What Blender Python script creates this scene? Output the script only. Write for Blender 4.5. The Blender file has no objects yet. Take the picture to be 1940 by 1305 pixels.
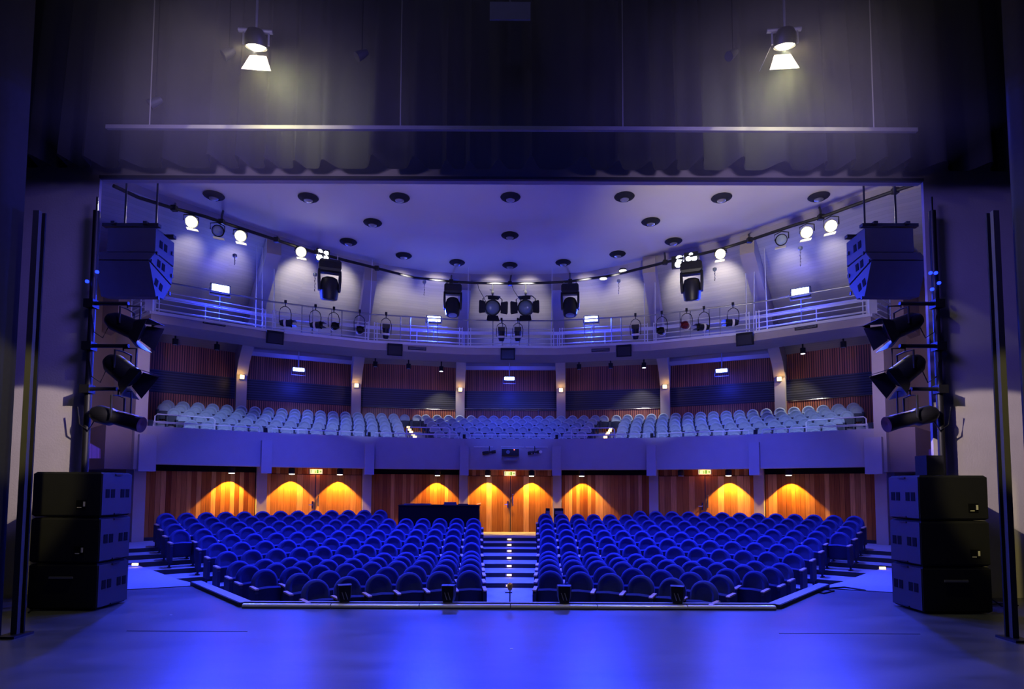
import bpy, math, random
from mathutils import Vector, Matrix
random.seed(7)
R = math.radians
sin, cos, pi = math.sin, math.cos, math.pi
scn = bpy.context.scene
COL = scn.collection

# ------------------------------------------------------------------ camera
FPX = 1124.0                       # focal length in pixels of a 1940 px wide frame
CAMH = 1.92
TILT = math.atan(.0604)
CX, CY = 967.0, 924 - FPX * .0604  # principal point
ROLL = R(.22)
cam_d = bpy.data.cameras.new('camera')
cam = bpy.data.objects.new('camera', cam_d); COL.objects.link(cam)
cam_d.sensor_width = 36; cam_d.lens = FPX / 1940 * 36
cam_d.shift_x = (970 - CX) / 1940; cam_d.shift_y = (CY - 652.5) / 1940
cam_d.clip_start = .05; cam_d.clip_end = 200
CM = Matrix.Translation((0, 0, CAMH)) @ Matrix.Rotation(pi / 2 + TILT, 4, 'X') @ Matrix.Rotation(ROLL, 4, 'Z')
cam.matrix_world = CM
scn.camera = cam

# ------------------------------------------------------------------ colour, world
vs = scn.view_settings
vs.view_transform = 'Standard'; vs.look = 'None'; vs.gamma = 1; vs.use_curve_mapping = False
vs.exposure = 0.0
w = bpy.data.worlds.new('world'); scn.world = w; w.use_nodes = True
bg = w.node_tree.nodes['Background']
bg.inputs[0].default_value = (.30, .22, .95, 1); bg.inputs[1].default_value = .12
scn.cycles.use_denoising = True
scn.cycles.max_bounces = 6
scn.cycles.sample_clamp_indirect = 3.0
scn.cycles.use_light_tree = True

Z0 = 5.9                            # centre of the curved hall

def ray(px, py):
    d = Vector(((px - CX) / FPX, (CY - py) / FPX, -1))
    return (CM.to_3x3() @ d)
def at_y(px, py, Y):
    d = ray(px, py); s = Y / d.y
    return Vector((d.x * s, Y, CAMH + d.z * s))
def at_z(px, py, z):
    d = ray(px, py); s = (z - CAMH) / d.z
    return Vector((d.x * s, d.y * s, z))
def at_r(px, py, r):
    d = ray(px, py); a = d.x**2 + d.y**2; b = -2 * d.y * Z0; c = Z0**2 - r * r
    s = (-b + math.sqrt(b * b - 4 * a * c)) / (2 * a)
    return Vector((d.x * s, d.y * s, CAMH + d.z * s))
def pol(r, deg, z=0):
    a = R(deg); return Vector((r * sin(a), Z0 + r * cos(a), z))
def ang(v): return math.degrees(math.atan2(v.x, v.y - Z0))

# ------------------------------------------------------------------ unseen lamps added to light the hall and stage
def lamp(kind, name, loc, aim, energy, color, size=.2, spot=None, blend=.4, parent=None):
    l = bpy.data.lights.new(name, kind); l.energy = energy; l.color = color
    if kind == 'SPOT':
        l.spot_size = R(spot or 90); l.spot_blend = blend; l.shadow_soft_size = size
    elif kind == 'AREA':
        l.shape = 'DISK'; l.size = size
    else: l.shadow_soft_size = size
    o = bpy.data.objects.new(name, l); COL.objects.link(o)
    loc = Vector(loc); q = (Vector(aim) - loc).to_track_quat('-Z', 'Y')
    m = Matrix.Translation(loc) @ q.to_matrix().to_4x4()
    o.matrix_world = m
    return o
BLUE = (.016, .040, 1.0); VIOLET = (.30, .22, 1.0); WARM = (1, .86, .62); AMBER = (1, .60, .12)
HOUSE = (.20, .13, 1.0)
for sx in (-1, 1):
    # unseen spots added over the stage to turn the balcony front blue
    lamp('SPOT', 'front_fill', (sx * 3.6, 3.0, 6.4), (sx * 4.8, 20, 3.6), 1500, (.075, .03, 1.0), .25, 36, .8)
    # unseen spots added behind the header to light the rear rows and balcony
    lamp('SPOT', 'rear_fill', (sx * 4.2, 11.2, 9.3), (sx * 6.0, 19.5, 1.2), 550, (.03, .045, 1.0), .2, 62, .7)
    # violet fill added on the proscenium cheeks, from unseen spots over the stage
    lamp('SPOT', 'cheek_fill', (-sx * .5, 5.4, 7.8), (sx * 7.7, 10.1, 4.8), 2300, (.17, .125, 1.0), 1.3, 40, .8)
    # unseen spots added for the hard-edged light low on the proscenium cheeks
    lamp('SPOT', 'cheek_hard_fill', (-sx * 1.6, 4.6, 7.0), (sx * 9.3, 10.1, 2.2), 6500, (1, .82, .74), .04, 11, .15)
    lamp('SPOT', 'cheek_foot_fill', (sx * 3.2, 3.45, 5.6), (sx * 8.6, 10.1, .7), 900, (1, .86, .26), .05, 17, .5)
lamp('AREA', 'curtain_fill', (-1.5, 1.0, 8.5), (-2, 9.7, 8.6), 60, (.30, .30, 1.0), 1.5)  # unseen area light added to lift the pelmet curtain out of black
for sx in (-1, 1):
    lamp('SPOT', 'header_fill', (sx * 3.5, 4.5, 5.8), (sx * 4.0, 10.1, 7.6), 420, (.62, .50, 1.0), .3, 60, .9)  # unseen spot added in mid-air to brighten the header
    lamp('SPOT', 'wing_fill', (sx * 7.0, 10.5, 4.7), (sx * 12.0, 17.0, 5.0), 800, (.80, .62, 1.0), .2, 42, .9)  # unseen spot added to brighten the side wing walls
    # unseen spots added under the header to brighten the balcony's side sections
    for q in (17.5, 26.5, 35.5): lamp('SPOT', 'balcony_fill', (sx * (3.2 + q * .05), 10.7, 6.6), pol(17.9, sx * q, 4.15), 2600, (.36, .46, 1.0), .05, 17, .7)
for x, y in ((-3.6, 12.2), (3.6, 12.2), (0, 14.2), (-6.0, 15.6), (6.0, 15.6)):
    # unseen spots added below the canopy so the seat rims catch light
    lamp('SPOT', 'stalls_fill', (x, y, 9.6), (x, y + .6, 0), 5200, (.05, .08, 1.0), .2, 66, .9)
lamp('SPOT', 'balcony_fill', (0, 10.7, 6.6), pol(17.9, 0, 4.2), 2600, (.06, .11, 1.0), .05, 24, .8)  # added blue fill on the middle balcony seats
lamp('SPOT', 'rear_fill', (0, 11.0, 9.3), (0, 20.5, 1.8), 650, (.02, .03, 1.0), .2, 60, .7)  # added fill on the middle of the rear rows
# unseen spots added in the hall to throw light up on the ceiling
lamp('SPOT', 'canopy_fill', (-2.5, 10.8, 4.6), (-2.5, 18.5, 9.8), 260, (.75, .66, .80), .3, 84, .9)
lamp('SPOT', 'canopy_fill', (3.5, 10.8, 4.6), (6.5, 16.0, 9.8), 1150, (1, .90, .74), .3, 74, .9)

# ------------------------------------------------------------------ materials
def nodes(name):
    m = bpy.data.materials.new(name); m.use_nodes = True
    return m, m.node_tree.nodes, m.node_tree.links, m.node_tree.nodes['Principled BSDF']
def mat(name, c, rough=.6, metal=0, var=.12, scale=6, bump=0, spec=.5, sheen=0, coat=0):
    m, n, l, b = nodes(name)
    b.inputs['Roughness'].default_value = rough; b.inputs['Metallic'].default_value = metal
    b.inputs['Specular IOR Level'].default_value = spec
    if sheen: b.inputs['Sheen Weight'].default_value = sheen; b.inputs['Sheen Roughness'].default_value = .4; b.inputs['Sheen Tint'].default_value = (*c, 1)
    if coat: b.inputs['Coat Weight'].default_value = coat
    tc = n.new('ShaderNodeTexCoord'); no = n.new('ShaderNodeTexNoise')
    no.inputs['Scale'].default_value = scale; no.inputs['Detail'].default_value = 4
    l.new(tc.outputs['Object'], no.inputs['Vector'])
    mx = n.new('ShaderNodeMix'); mx.data_type = 'RGBA'
    mx.inputs[6].default_value = (*[x * (1 - var) for x in c], 1); mx.inputs[7].default_value = (*[min(1, x * (1 + var)) for x in c], 1)
    l.new(no.outputs['Fac'], mx.inputs[0]); l.new(mx.outputs[2], b.inputs['Base Color'])
    if bump:
        bp = n.new('ShaderNodeBump'); bp.inputs['Strength'].default_value = bump; bp.inputs['Distance'].default_value = .01
        n2 = n.new('ShaderNodeTexNoise'); n2.inputs['Scale'].default_value = scale * 12; l.new(tc.outputs['Object'], n2.inputs['Vector'])
        l.new(n2.outputs['Fac'], bp.inputs['Height']); l.new(bp.outputs[0], b.inputs['Normal'])
    return m
def emit(name, c, s):
    m, n, l, b = nodes(name)
    b.inputs['Base Color'].default_value = (*c, 1); b.inputs['Emission Color'].default_value = (*c, 1); b.inputs['Emission Strength'].default_value = s
    return m
def planks(name, cols, w, gapdark=.15, rough=.45, grain=True, gapw=.06, horizontal=False, spec=.5, bump=.35):
    """boards laid along one axis of the UV map, whose unit is the metre"""
    m, n, l, b = nodes(name)
    uv = n.new('ShaderNodeUVMap'); sp = n.new('ShaderNodeSeparateXYZ'); l.new(uv.outputs[0], sp.inputs[0])
    u = sp.outputs[1 if horizontal else 0]; v = sp.outputs[0 if horizontal else 1]
    def mth(op, a, bb=None):
        q = n.new('ShaderNodeMath'); q.operation = op
        for i, x in enumerate((a, bb)):
            if x is None: continue
            if isinstance(x, (int, float)): q.inputs[i].default_value = x
            else: l.new(x, q.inputs[i])
        return q.outputs[0]
    d = mth('DIVIDE', u, w); fl = mth('FLOOR', d); fr = mth('FRACT', d)
    wn = n.new('ShaderNodeTexWhiteNoise'); wn.noise_dimensions = '1D'; l.new(fl, wn.inputs['W'])
    cr = n.new('ShaderNodeValToRGB'); e = cr.color_ramp.elements
    while len(e) < len(cols): e.new(.5)
    for i, c in enumerate(cols): e[i].position = i / (len(cols) - 1); e[i].color = (*c, 1)
    l.new(wn.outputs['Value'], cr.inputs[0]); col = cr.outputs[0]
    if grain:
        cb = n.new('ShaderNodeCombineXYZ'); l.new(mth('MULTIPLY', u, 45), cb.inputs[0]); l.new(mth('MULTIPLY', v, 1.6), cb.inputs[1]); l.new(fl, cb.inputs[2])
        no = n.new('ShaderNodeTexNoise'); no.inputs['Scale'].default_value = 1; no.inputs['Detail'].default_value = 5; l.new(cb.outputs[0], no.inputs['Vector'])
        mx = n.new('ShaderNodeMix'); mx.data_type = 'RGBA'; mx.blend_type = 'MULTIPLY'; mx.inputs[0].default_value = .55
        cr2 = n.new('ShaderNodeValToRGB'); cr2.color_ramp.elements[0].position = .3; cr2.color_ramp.elements[0].color = (.45, .40, .36, 1); cr2.color_ramp.elements[1].position = .62; cr2.color_ramp.elements[1].color = (1, 1, 1, 1)
        l.new(no.outputs['Fac'], cr2.inputs[0]); l.new(col, mx.inputs[6]); l.new(cr2.outputs[0], mx.inputs[7]); col = mx.outputs[2]
    g = mth('LESS_THAN', fr, gapw)
    mx = n.new('ShaderNodeMix'); mx.data_type = 'RGBA'; l.new(g, mx.inputs[0]); l.new(col, mx.inputs[6])
    mx.inputs[7].default_value = (*[x * gapdark for x in cols[0]], 1); l.new(mx.outputs[2], b.inputs['Base Color'])
    b.inputs['Roughness'].default_value = rough; b.inputs['Specular IOR Level'].default_value = spec
    bp = n.new('ShaderNodeBump'); bp.inputs['Strength'].default_value = bump; bp.inputs['Distance'].default_value = .02; l.new(mth('SUBTRACT', 1.0, g), bp.inputs['Height']); l.new(bp.outputs[0], b.inputs['Normal'])
    return m
def stage_floor_mat():
    m, n, l, b = nodes('painted_stage_boards')
    tc = n.new('ShaderNodeTexCoord')
    mp = n.new('ShaderNodeMapping'); mp.inputs['Scale'].default_value = (.55, 1.6, 1); l.new(tc.outputs['Object'], mp.inputs[0])
    no = n.new('ShaderNodeTexNoise'); no.inputs['Scale'].default_value = 1.3; no.inputs['Detail'].default_value = 9; no.inputs['Roughness'].default_value = .68; l.new(mp.outputs[0], no.inputs['Vector'])
    cr = n.new('ShaderNodeValToRGB'); e = cr.color_ramp.elements
    e[0].position = .35; e[0].color = (.045, .047, .055, 1); e[1].position = .68; e[1].color = (.10, .10, .115, 1)
    l.new(no.outputs['Fac'], cr.inputs[0])
    # long scuffs
    mp2 = n.new('ShaderNodeMapping'); mp2.inputs['Scale'].default_value = (.9, 7, 1); mp2.inputs['Rotation'].default_value = (0, 0, .12); l.new(tc.outputs['Object'], mp2.inputs[0])
    n2 = n.new('ShaderNodeTexNoise'); n2.inputs['Scale'].default_value = 2.2; n2.inputs['Detail'].default_value = 12; n2.inputs['Roughness'].default_value = .8; l.new(mp2.outputs[0], n2.inputs['Vector'])
    c2 = n.new('ShaderNodeValToRGB'); c2.color_ramp.elements[0].position = .60; c2.color_ramp.elements[0].color = (0, 0, 0, 1); c2.color_ramp.elements[1].position = .74; c2.color_ramp.elements[1].color = (.6, .6, .6, 1)
    l.new(n2.outputs['Fac'], c2.inputs[0])
    mx = n.new('ShaderNodeMix'); mx.data_type = 'RGBA'; l.new(c2.outputs[0], mx.inputs[0]); l.new(cr.outputs[0], mx.inputs[6]); mx.inputs[7].default_value = (.12, .115, .115, 1)
    l.new(mx.outputs[2], b.inputs['Base Color'])
    rr = n.new('ShaderNodeMapRange'); rr.inputs[3].default_value = .26; rr.inputs[4].default_value = .44; l.new(no.outputs['Fac'], rr.inputs[0]); l.new(rr.outputs[0], b.inputs['Roughness'])
    b.inputs['Specular IOR Level'].default_value = .55
    bp = n.new('ShaderNodeBump'); bp.inputs['Strength'].default_value = .0; bp.inputs['Distance'].default_value = .01; l.new(n2.outputs['Fac'], bp.inputs['Height']); l.new(bp.outputs[0], b.inputs['Normal'])
    return m

M = dict(
    stage=stage_floor_mat(),
    carpet=mat('grey_blue_carpet', (.34, .35, .42), .9, var=.10, scale=18, bump=.2, spec=.1),
    riser=mat('dark_riser_board', (.02, .02, .03), .7),
    plaster=mat('rough_plaster', (.40, .36, .38), .85, var=.06, scale=3, bump=.25, spec=.2),
    plaster_warm=mat('warm_plaster', (.44, .38, .33), .85, var=.06, scale=3, bump=.2, spec=.2),
    plaster_brown=mat('brown_plaster', (.26, .19, .17), .85, var=.08, scale=3, bump=.2, spec=.2),
    proscenium=mat('painted_board_formed_wall', (.42, .38, .36), .8, var=.1, scale=2.5, bump=.3, spec=.2),
    ceiling=mat('ceiling_paint', (.54, .49, .44), .9, var=.03, scale=2, spec=.1),
    wood=planks('pine_boards', [(.22, .055, .012), (.46, .17, .035), (.30, .085, .02), (.80, .40, .12), (.40, .13, .028)], .135, rough=.6, gapw=.05, spec=.15),
    doorwood=planks('pine_door_boards', [(.36, .12, .025), (.50, .19, .04), (.42, .15, .03), (.85, .42, .13), (.46, .17, .035)], .20, rough=.6, gapw=.03, spec=.15),
    ribs=planks('ribbed_wood', [(.32, .075, .03), (.50, .15, .06), (.40, .11, .04)], .085, gapdark=.08, gapw=.34, grain=False),
    louver=planks('dark_louvre', [(.035, .035, .045), (.05, .05, .06)], .10, gapdark=.2, gapw=.4, grain=False, horizontal=True, rough=.4),
    soffit=planks('slatted_soffit', [(.38, .36, .34), (.43, .40, .37), (.40, .37, .34)], .16, gapdark=.88, gapw=.07, grain=False, horizontal=True, rough=.75, spec=.2, bump=.3),
    lowsoffit=mat('underside_board', (.10, .09, .09), .8),
    black=mat('black_metal', (.012, .012, .014), .45, .3),
    blackmatte=mat('matt_black', (.018, .018, .024), .8, spec=.12),
    velour=mat('black_velour', (.03, .03, .034), .95, scale=14, spec=.05, sheen=.15),
    grey=mat('grey_metal', (.32, .32, .34), .4, .6),
    chrome=mat('chrome', (.75, .75, .78), .18, 1, var=.02),
    white=mat('white_paint', (.72, .72, .74), .5, var=.03),
    cream=mat('cream_tube', (.66, .62, .50), .3, .2, var=.03, coat=.4),
    stall=mat('blue_plush', (.055, .07, .25), .95, scale=25, spec=.05, sheen=.45),
    stall_dark=mat('dark_seat_shell', (.012, .014, .06), .6, spec=.3),
    balc=mat('grey_green_plush', (.42, .50, .54), .95, scale=25, spec=.05, sheen=.2),
    balc_dark=mat('dark_grey_shell', (.06, .07, .09), .6, spec=.3),
    cap=mat('pale_wood_cap', (.62, .42, .34), .45),
    spk=mat('grey_speaker_panel', (.03, .03, .042), .55, spec=.4),
    hole=mat('port_black', (.004, .004, .006), .8, spec=.1),
    glass=mat('lamp_lens', (.35, .42, .48), .12, .3, var=.02),
    blueled=emit('blue_led', (.36, .46, 1), 45), bluedot=emit('blue_dot', (.01, .03, 1), 4),
    bulb=emit('warm_bulb', (1, .88, .55), 26), coolbulb=emit('cool_bulb', (.82, .85, 1), 14),
    disc=emit('downlight_disc', (1, .95, .78), 3.2), amberlamp=emit('amber_lamp', (1, .62, .22), 7),
    stepl=emit('step_lamp', (1, .62, .20), 6), stepw=emit('cool_down', (.85, .9, 1), 5),
    sign=emit('exit_face', (1, 1, .50), .75), green=emit('exit_green', (.02, .35, .05), .5),
    flap=mat('barn_door_inner', (.80, .76, .62), .5), red=emit('red_dot', (1, .12, .05), 4),
    pink=planks('pink_lit_slats', [(.55, .25, .30), (.60, .28, .33)], .12, gapdark=.7, gapw=.15, grain=False),
    laptop=mat('laptop_shell', (.05, .04, .12), .5), redgel=mat('red_gel', (.15, .01, .02), .4),
    fresnel=mat('fresnel_glass', (.20, .27, .28), .35, .1, coat=.5),
    cluster=mat('haze_lifted_black', (.05, .05, .065), .7, spec=.2),  # black raised to put the haze over the cabinets into the colour
    cloth=mat('black_table_cloth', (.006, .006, .012), .9, spec=.1),
)

# ------------------------------------------------------------------ mesh builder
class MB:
    def __init__(s, T=None): s.v = []; s.f = []; s.uv = []; s.T = T or Matrix.Identity(4)
    def add(s, vs, fs, uvs=None):
        k = len(s.v); s.v += [s.T @ Vector(p) for p in vs]
        for i, f in enumerate(fs):
            s.f.append([k + j for j in f]); s.uv.append(uvs[i] if uvs else None)
        return s
    def box(s, c, d, rz=0, rx=0, ry=0):
        x, y, z = [q / 2 for q in d]
        m = Matrix.Translation(c) @ Matrix.Rotation(rz, 4, 'Z') @ Matrix.Rotation(ry, 4, 'Y') @ Matrix.Rotation(rx, 4, 'X')
        vs = [m @ Vector(p) for p in ((-x, -y, -z), (x, -y, -z), (x, y, -z), (-x, y, -z), (-x, -y, z), (x, -y, z), (x, y, z), (-x, y, z))]
        return s.add(vs, [(3, 2, 1, 0), (4, 5, 6, 7), (0, 1, 5, 4), (1, 2, 6, 5), (2, 3, 7, 6), (3, 0, 4, 7)])
    def loft(s, rings, caps=True, closed=False):
        """rings of equal length joined in order"""
        n = len(rings[0]); vs = [p for r in rings for p in r]; fs = []
        m = len(rings)
        for i in range(m if closed else m - 1):
            a, b = i * n, ((i + 1) % m) * n
            for j in range(n):
                k = (j + 1) % n; fs.append((a + j, a + k, b + k, b + j))
        if caps and not closed: fs += [tuple(range(n))[::-1], tuple((m - 1) * n + j for j in range(n))]
        return s.add(vs, fs)
    def prism(s, poly, vec):
        v = Vector(vec); return s.loft([[Vector(p) for p in poly], [Vector(p) + v for p in poly]])
    def tube(s, pts, r, n=8, closed=False):
        pts = [Vector(p) for p in pts]; rings = []
        m = len(pts)
        for i, p in enumerate(pts):
            if closed: d = pts[(i + 1) % m] - pts[i - 1]
            else: d = pts[min(i + 1, m - 1)] - pts[max(i - 1, 0)]
            d.normalize(); up = Vector((0, 0, 1)) if abs(d.z) < .9 else Vector((1, 0, 0))
            a = d.cross(up).normalized(); b = a.cross(d).normalized()
            rr = r[i] if isinstance(r, (list, tuple)) else r
            rings.append([p + (a * cos(2 * pi * k / n) + b * sin(2 * pi * k / n)) * rr for k in range(n)])
        return s.loft(rings, closed=closed)
    def lathe(s, prof, n=20, c=(0, 0, 0)):
        c = Vector(c)
        return s.loft([[c + Vector((r * cos(2 * pi * k / n), r * sin(2 * pi * k / n), z)) for k in range(n)] for r, z in prof])
    def quad(s, a, b, c, d, u0=0):
        a, b, c, d = map(Vector, (a, b, c, d)); L = (b - a).length; H = (d - a).length
        return s.add([a, b, c, d], [(0, 1, 2, 3)], [[(u0, 0), (u0 + L, 0), (u0 + L, H), (u0, H)]])
    def build(s, name, mt, parent=None, smooth=None):
        me = bpy.data.meshes.new(name); me.from_pydata([tuple(p) for p in s.v], [], s.f)
        if any(s.uv):
            ul = me.uv_layers.new(name='UVMap')
            for p, u in zip(me.polygons, s.uv):
                if u:
                    for li, q in zip(p.loop_indices, u): ul.data[li].uv = q
        me.materials.append(M[mt] if isinstance(mt, str) else mt)
        if not any(s.uv):
            import bmesh
            bm = bmesh.new(); bm.from_mesh(me); bmesh.ops.recalc_face_normals(bm, faces=bm.faces); bm.to_mesh(me); bm.free()
        me.validate()
        if smooth is not None:
            me.shade_smooth(); me.set_sharp_from_angle(angle=R(smooth))
        o = bpy.data.objects.new(name, me); COL.objects.link(o)
        if parent: o.parent = parent
        return o

def tag(o, label=None, cat=None, group=None, kind=None):
    if label: o['label'] = label
    if cat: o['category'] = cat
    if group: o['group'] = group
    if kind: o['kind'] = kind
    return o
def empty(name, loc=(0, 0, 0), rz=0, label=None, cat=None, group=None, rot=None):
    o = bpy.data.objects.new(name, None); COL.objects.link(o); o.empty_display_size = .2
    o.location = loc; o.rotation_euler = rot if rot else (0, 0, rz)
    return tag(o, label, cat, group)
def structure(o): o['kind'] = 'structure'; return o
def dup(o, parent=None):
    c = o.copy(); COL.objects.link(c); c.parent = parent
    for ch in list(o.children): dup(ch, c)
    return c
ORD = ['zeroth', 'first', 'second', 'third', 'fourth', 'fifth', 'sixth', 'seventh', 'eighth', 'ninth', 'tenth', 'eleventh', 'twelfth', 'thirteenth', 'fourteenth', 'fifteenth', 'sixteenth', 'seventeenth', 'eighteenth', 'nineteenth']
PIERS = [-43.75, -31.25, -18.75, -6.25, 6.25, 18.75, 31.25, 43.75]
SIDEN = lambda x: 'left' if x < 0 else 'right'

# ================================================================== SETTING
# ---- stage floor
ST = .105                          # stage level
ap = [(3.98, 9.14)] + [(-q.x, q.y) for q in (at_z(x, y, ST) for x, y in ((366, 1104), (335, 1096.5), (294, 1081.5), (258, 1069.5)))]
yj = 11.0
mb = MB()
x1 = 4.06 + (ap[1][0] - 4.06) * (yj - 9.14) / (ap[1][1] - 9.14) if ap[1][1] > yj else ap[1][0]
half = [(15, -4), (15, 10.15), (7.3, 10.3), (x1, yj - .02), (4.06, 9.14)]
poly = half + [(-x, y) for x, y in half[::-1]]
mb.prism([(x, y, -.42) for x, y in poly], (0, 0, .42 + ST)); structure(mb.build('floor', 'stage'))
for sx in (-1, 1):
    pl = [(x1, yj - .02)] + [p for p in ap[1:] if p[1] > yj] + [(15, 19), (15, 10.15), (7.3, 10.3)]
    top = [Vector((sx * x, y, ST - .002)) for x, y in pl]; lo = [Vector((p.x, p.y, -.41)) for p in top]
    mb = MB(); mb.loft([lo, top]); structure(mb.build('floor_side', 'carpet'))
    mb = MB(); mb.tube([(sx * 7.25, 10.32, ST), (sx * (x1 + .1), yj - .04, ST)], .014, 6); structure(mb.build('trim_joint', 'chrome'))
# saw cuts of the pit lift in the boards
for x0, x1, yy in ((240, 470, 1195), (1476, 1740, 1200)):
    p, q = at_z(x0, yy, ST + .001), at_z(x1, yy, ST + .001)
    mb = MB(); mb.box(((p.x + q.x) / 2, p.y, ST + .001), (q.x - p.x, .014, .004)); structure(mb.build('trim_seam', 'hole'))

# ---- terraced hall floor
def er(r, a, z): return pol(r + (.25 * max(0, abs(a) - 36) / 8 if r < 15 else 0), a, z)
LV = [(0, 8.12, -.41, 60)]
edges = [8.12, 9.03, 9.90, 10.75, 11.55, 12.20, 12.95]
zs = [-.30, -.19, -.08, .03, .14, .25, .35]
for i, e in enumerate(edges):
    LV.append((e, edges[i + 1] if i < 6 else 16.2, zs[i], 47 if i < 4 else 56))
prev = -.41
for r0, r1, z, am in LV:
    n = 56; mb = MB()
    for k in range(n):
        a0, a1 = -am + 2 * am * k / n, -am + 2 * am * (k + 1) / n
        if r0 == 0: mb.add([pol(0, 0, z), er(r1, a0, z), er(r1, a1, z)], [(0, 2, 1)])
        else: mb.add([er(r0, a0, z), er(r0, a1, z), er(r1, a1, z), er(r1, a0, z)], [(0, 1, 2, 3)])
    structure(mb.build('floor_terrace', 'carpet'))
    if r0:
        mb = MB()
        for k in range(n):
            a0, a1 = -am + 2 * am * k / n, -am + 2 * am * (k + 1) / n
            mb.add([er(r0, a0, prev - .02), er(r0, a1, prev - .02), er(r0, a1, z - .002), er(r0, a0, z - .002), er(r0 + .03, a0, z - .002), er(r0 + .03, a1, z - .002)], [(0, 1, 2, 3), (3, 2, 5, 4)])
        structure(mb.build('trim_riser', 'riser'))
    prev = z

# ---- kerb round the pit edge
def slab(a, b, wd, z0, z1, name, mt):
    d = (b - a).normalized(); nn = Vector((d.y, -d.x, 0)) * wd / 2
    mb = MB(); mb.prism([Vector((p.x, p.y, z0)) for p in (a - nn, b - nn, b + nn, a + nn)], (0, 0, z1 - z0)); structure(mb.build(name, mt))
slab(Vector((-4.04, 9.18, 0)), Vector((4.04, 9.18, 0)), .09, -.4, ST + .065, 'trim_kerb', 'riser')
slab(Vector((-4.04, 9.18, 0)), Vector((4.04, 9.18, 0)), .07, ST + .065, ST + .072, 'trim_kerb_cap', 'carpet')
for sx in (-1, 1):
    a, b = Vector((sx * 4.02, 9.16, 0)), Vector((sx * (ap[1][0] + .03), ap[1][1], 0)); b = a.lerp(b, .9)
    slab(a, b, .20, -.3, ST + .06, 'trim_kerb', 'riser'); slab(a, b, .17, ST + .06, ST + .068, 'trim_kerb_cap', 'carpet')

# ---- proscenium wall: two cheeks and the header
YP = 10.1
zh = at_y(966, 342, YP).z
for sx in (-1, 1):
    mb = MB(); mb.box((sx * (7.22 + 2.6), YP + .03, 5.5), (5.2, .06, 11)); structure(mb.build('wall_' + SIDEN(sx), 'proscenium'))
mb = MB(); mb.box((0, YP + .07, (zh + 12) / 2), (14.44, .14, 12 - zh)); structure(mb.build('wall_header', 'proscenium'))
mb = MB(); mb.box((0, YP - .02, zh + .02), (14.4, .06, .05)); structure(mb.build('trim_header', 'riser'))
# stage house, closed and black
mb = MB()
mb.quad((-15, -4.2, 0), (15, -4.2, 0), (15, -4.2, 12), (-15, -4.2, 12)); structure(mb.build('wall_rear', 'blackmatte'))
for sx in (-1, 1):
    mb = MB(); mb.quad((sx * 15, -4.2, -.5), (sx * 15, YP + 13, -.5), (sx * 15, YP + 13, 12), (sx * 15, -4.2, 12)); structure(mb.build('wall_wing', 'blackmatte'))
mb = MB(); mb.quad((-15, -4.2, 12), (15, -4.2, 12), (15, YP + .2, 12), (-15, YP + .2, 12)); structure(mb.build('ceiling_stage', 'blackmatte'))

# ---- hall ceiling (flat canopy) and slatted slope behind it
HC = 9.8
epx = [(200, 332), (254.6, 348), (300, 366), (345, 382), (389, 396.6), (460, 423), (525.5, 446), (590, 468), (650, 485), (730, 502), (816, 514.5), (890, 519), (966, 520.5), (1040, 519), (1105, 516), (1190, 500), (1272, 477), (1345, 462), (1420, 442), (1500, 415), (1570, 390), (1604, 376.5), (1650, 362), (1703.6, 350), (1745, 338)]
edge = [at_z(x, y, HC) for x, y in epx]
mb = MB(); front = [Vector((p.x * 1.25, YP + .3, HC)) for p in edge]
for i in range(len(edge) - 1): mb.add([front[i], front[i + 1], edge[i + 1], edge[i]], [(0, 1, 2, 3)])
structure(mb.build('ceiling', 'ceiling'))
mb = MB()
for i in range(len(edge) - 1):
    a, b = edge[i], edge[i + 1]; u = Vector((0, 0, .3)); mb.add([a + u, b + u, b - u * .75, a - u * .75], [(0, 1, 2, 3)])
structure(mb.build('trim_ceiling_edge', 'plaster'))
mb = MB(); RO, ZO = 22.0, 7.45
for i in range(len(edge) - 1):
    a, b = edge[i], edge[i + 1]; A, B = ang(a), ang(b)
    mb.quad(a, b, pol(RO + .3, B, ZO), pol(RO + .3, A, ZO), u0=i)
structure(mb.build('ceiling_slope', 'soffit'))

# ---- radial beams and slim pillars carrying the slope
def radial_prism(mb, prof, th, w):
    a = R(th); t = Vector((cos(a), -sin(a), 0)) * w / 2
    pts = [pol(r, th, z) for r, z in prof]
    mb.loft([[p - t for p in pts], [p + t for p in pts]])
for th in PIERS[1:-1]:
    e = min(edge, key=lambda p: abs(ang(p) - th)); re = (e - Vector((0, Z0, HC))).length
    mb = MB(); k = (re - 14.5) * .5
    radial_prism(mb, [(re, HC - .05), (re - .1, 9.15), (17.4 + k, 8.1), (20.5, 6.95), (21.1, 6.45), (21.55, 6.45), (21.9, 7.4)], th, .42)
    structure(mb.build('beam', 'plaster_warm'))
    mb = MB(); radial_prism(mb, [(21.12, 3.9), (21.12, 6.46), (21.5, 6.46), (21.5, 3.9)], th, .40); structure(mb.build('pillar', 'plaster_warm'))

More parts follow.
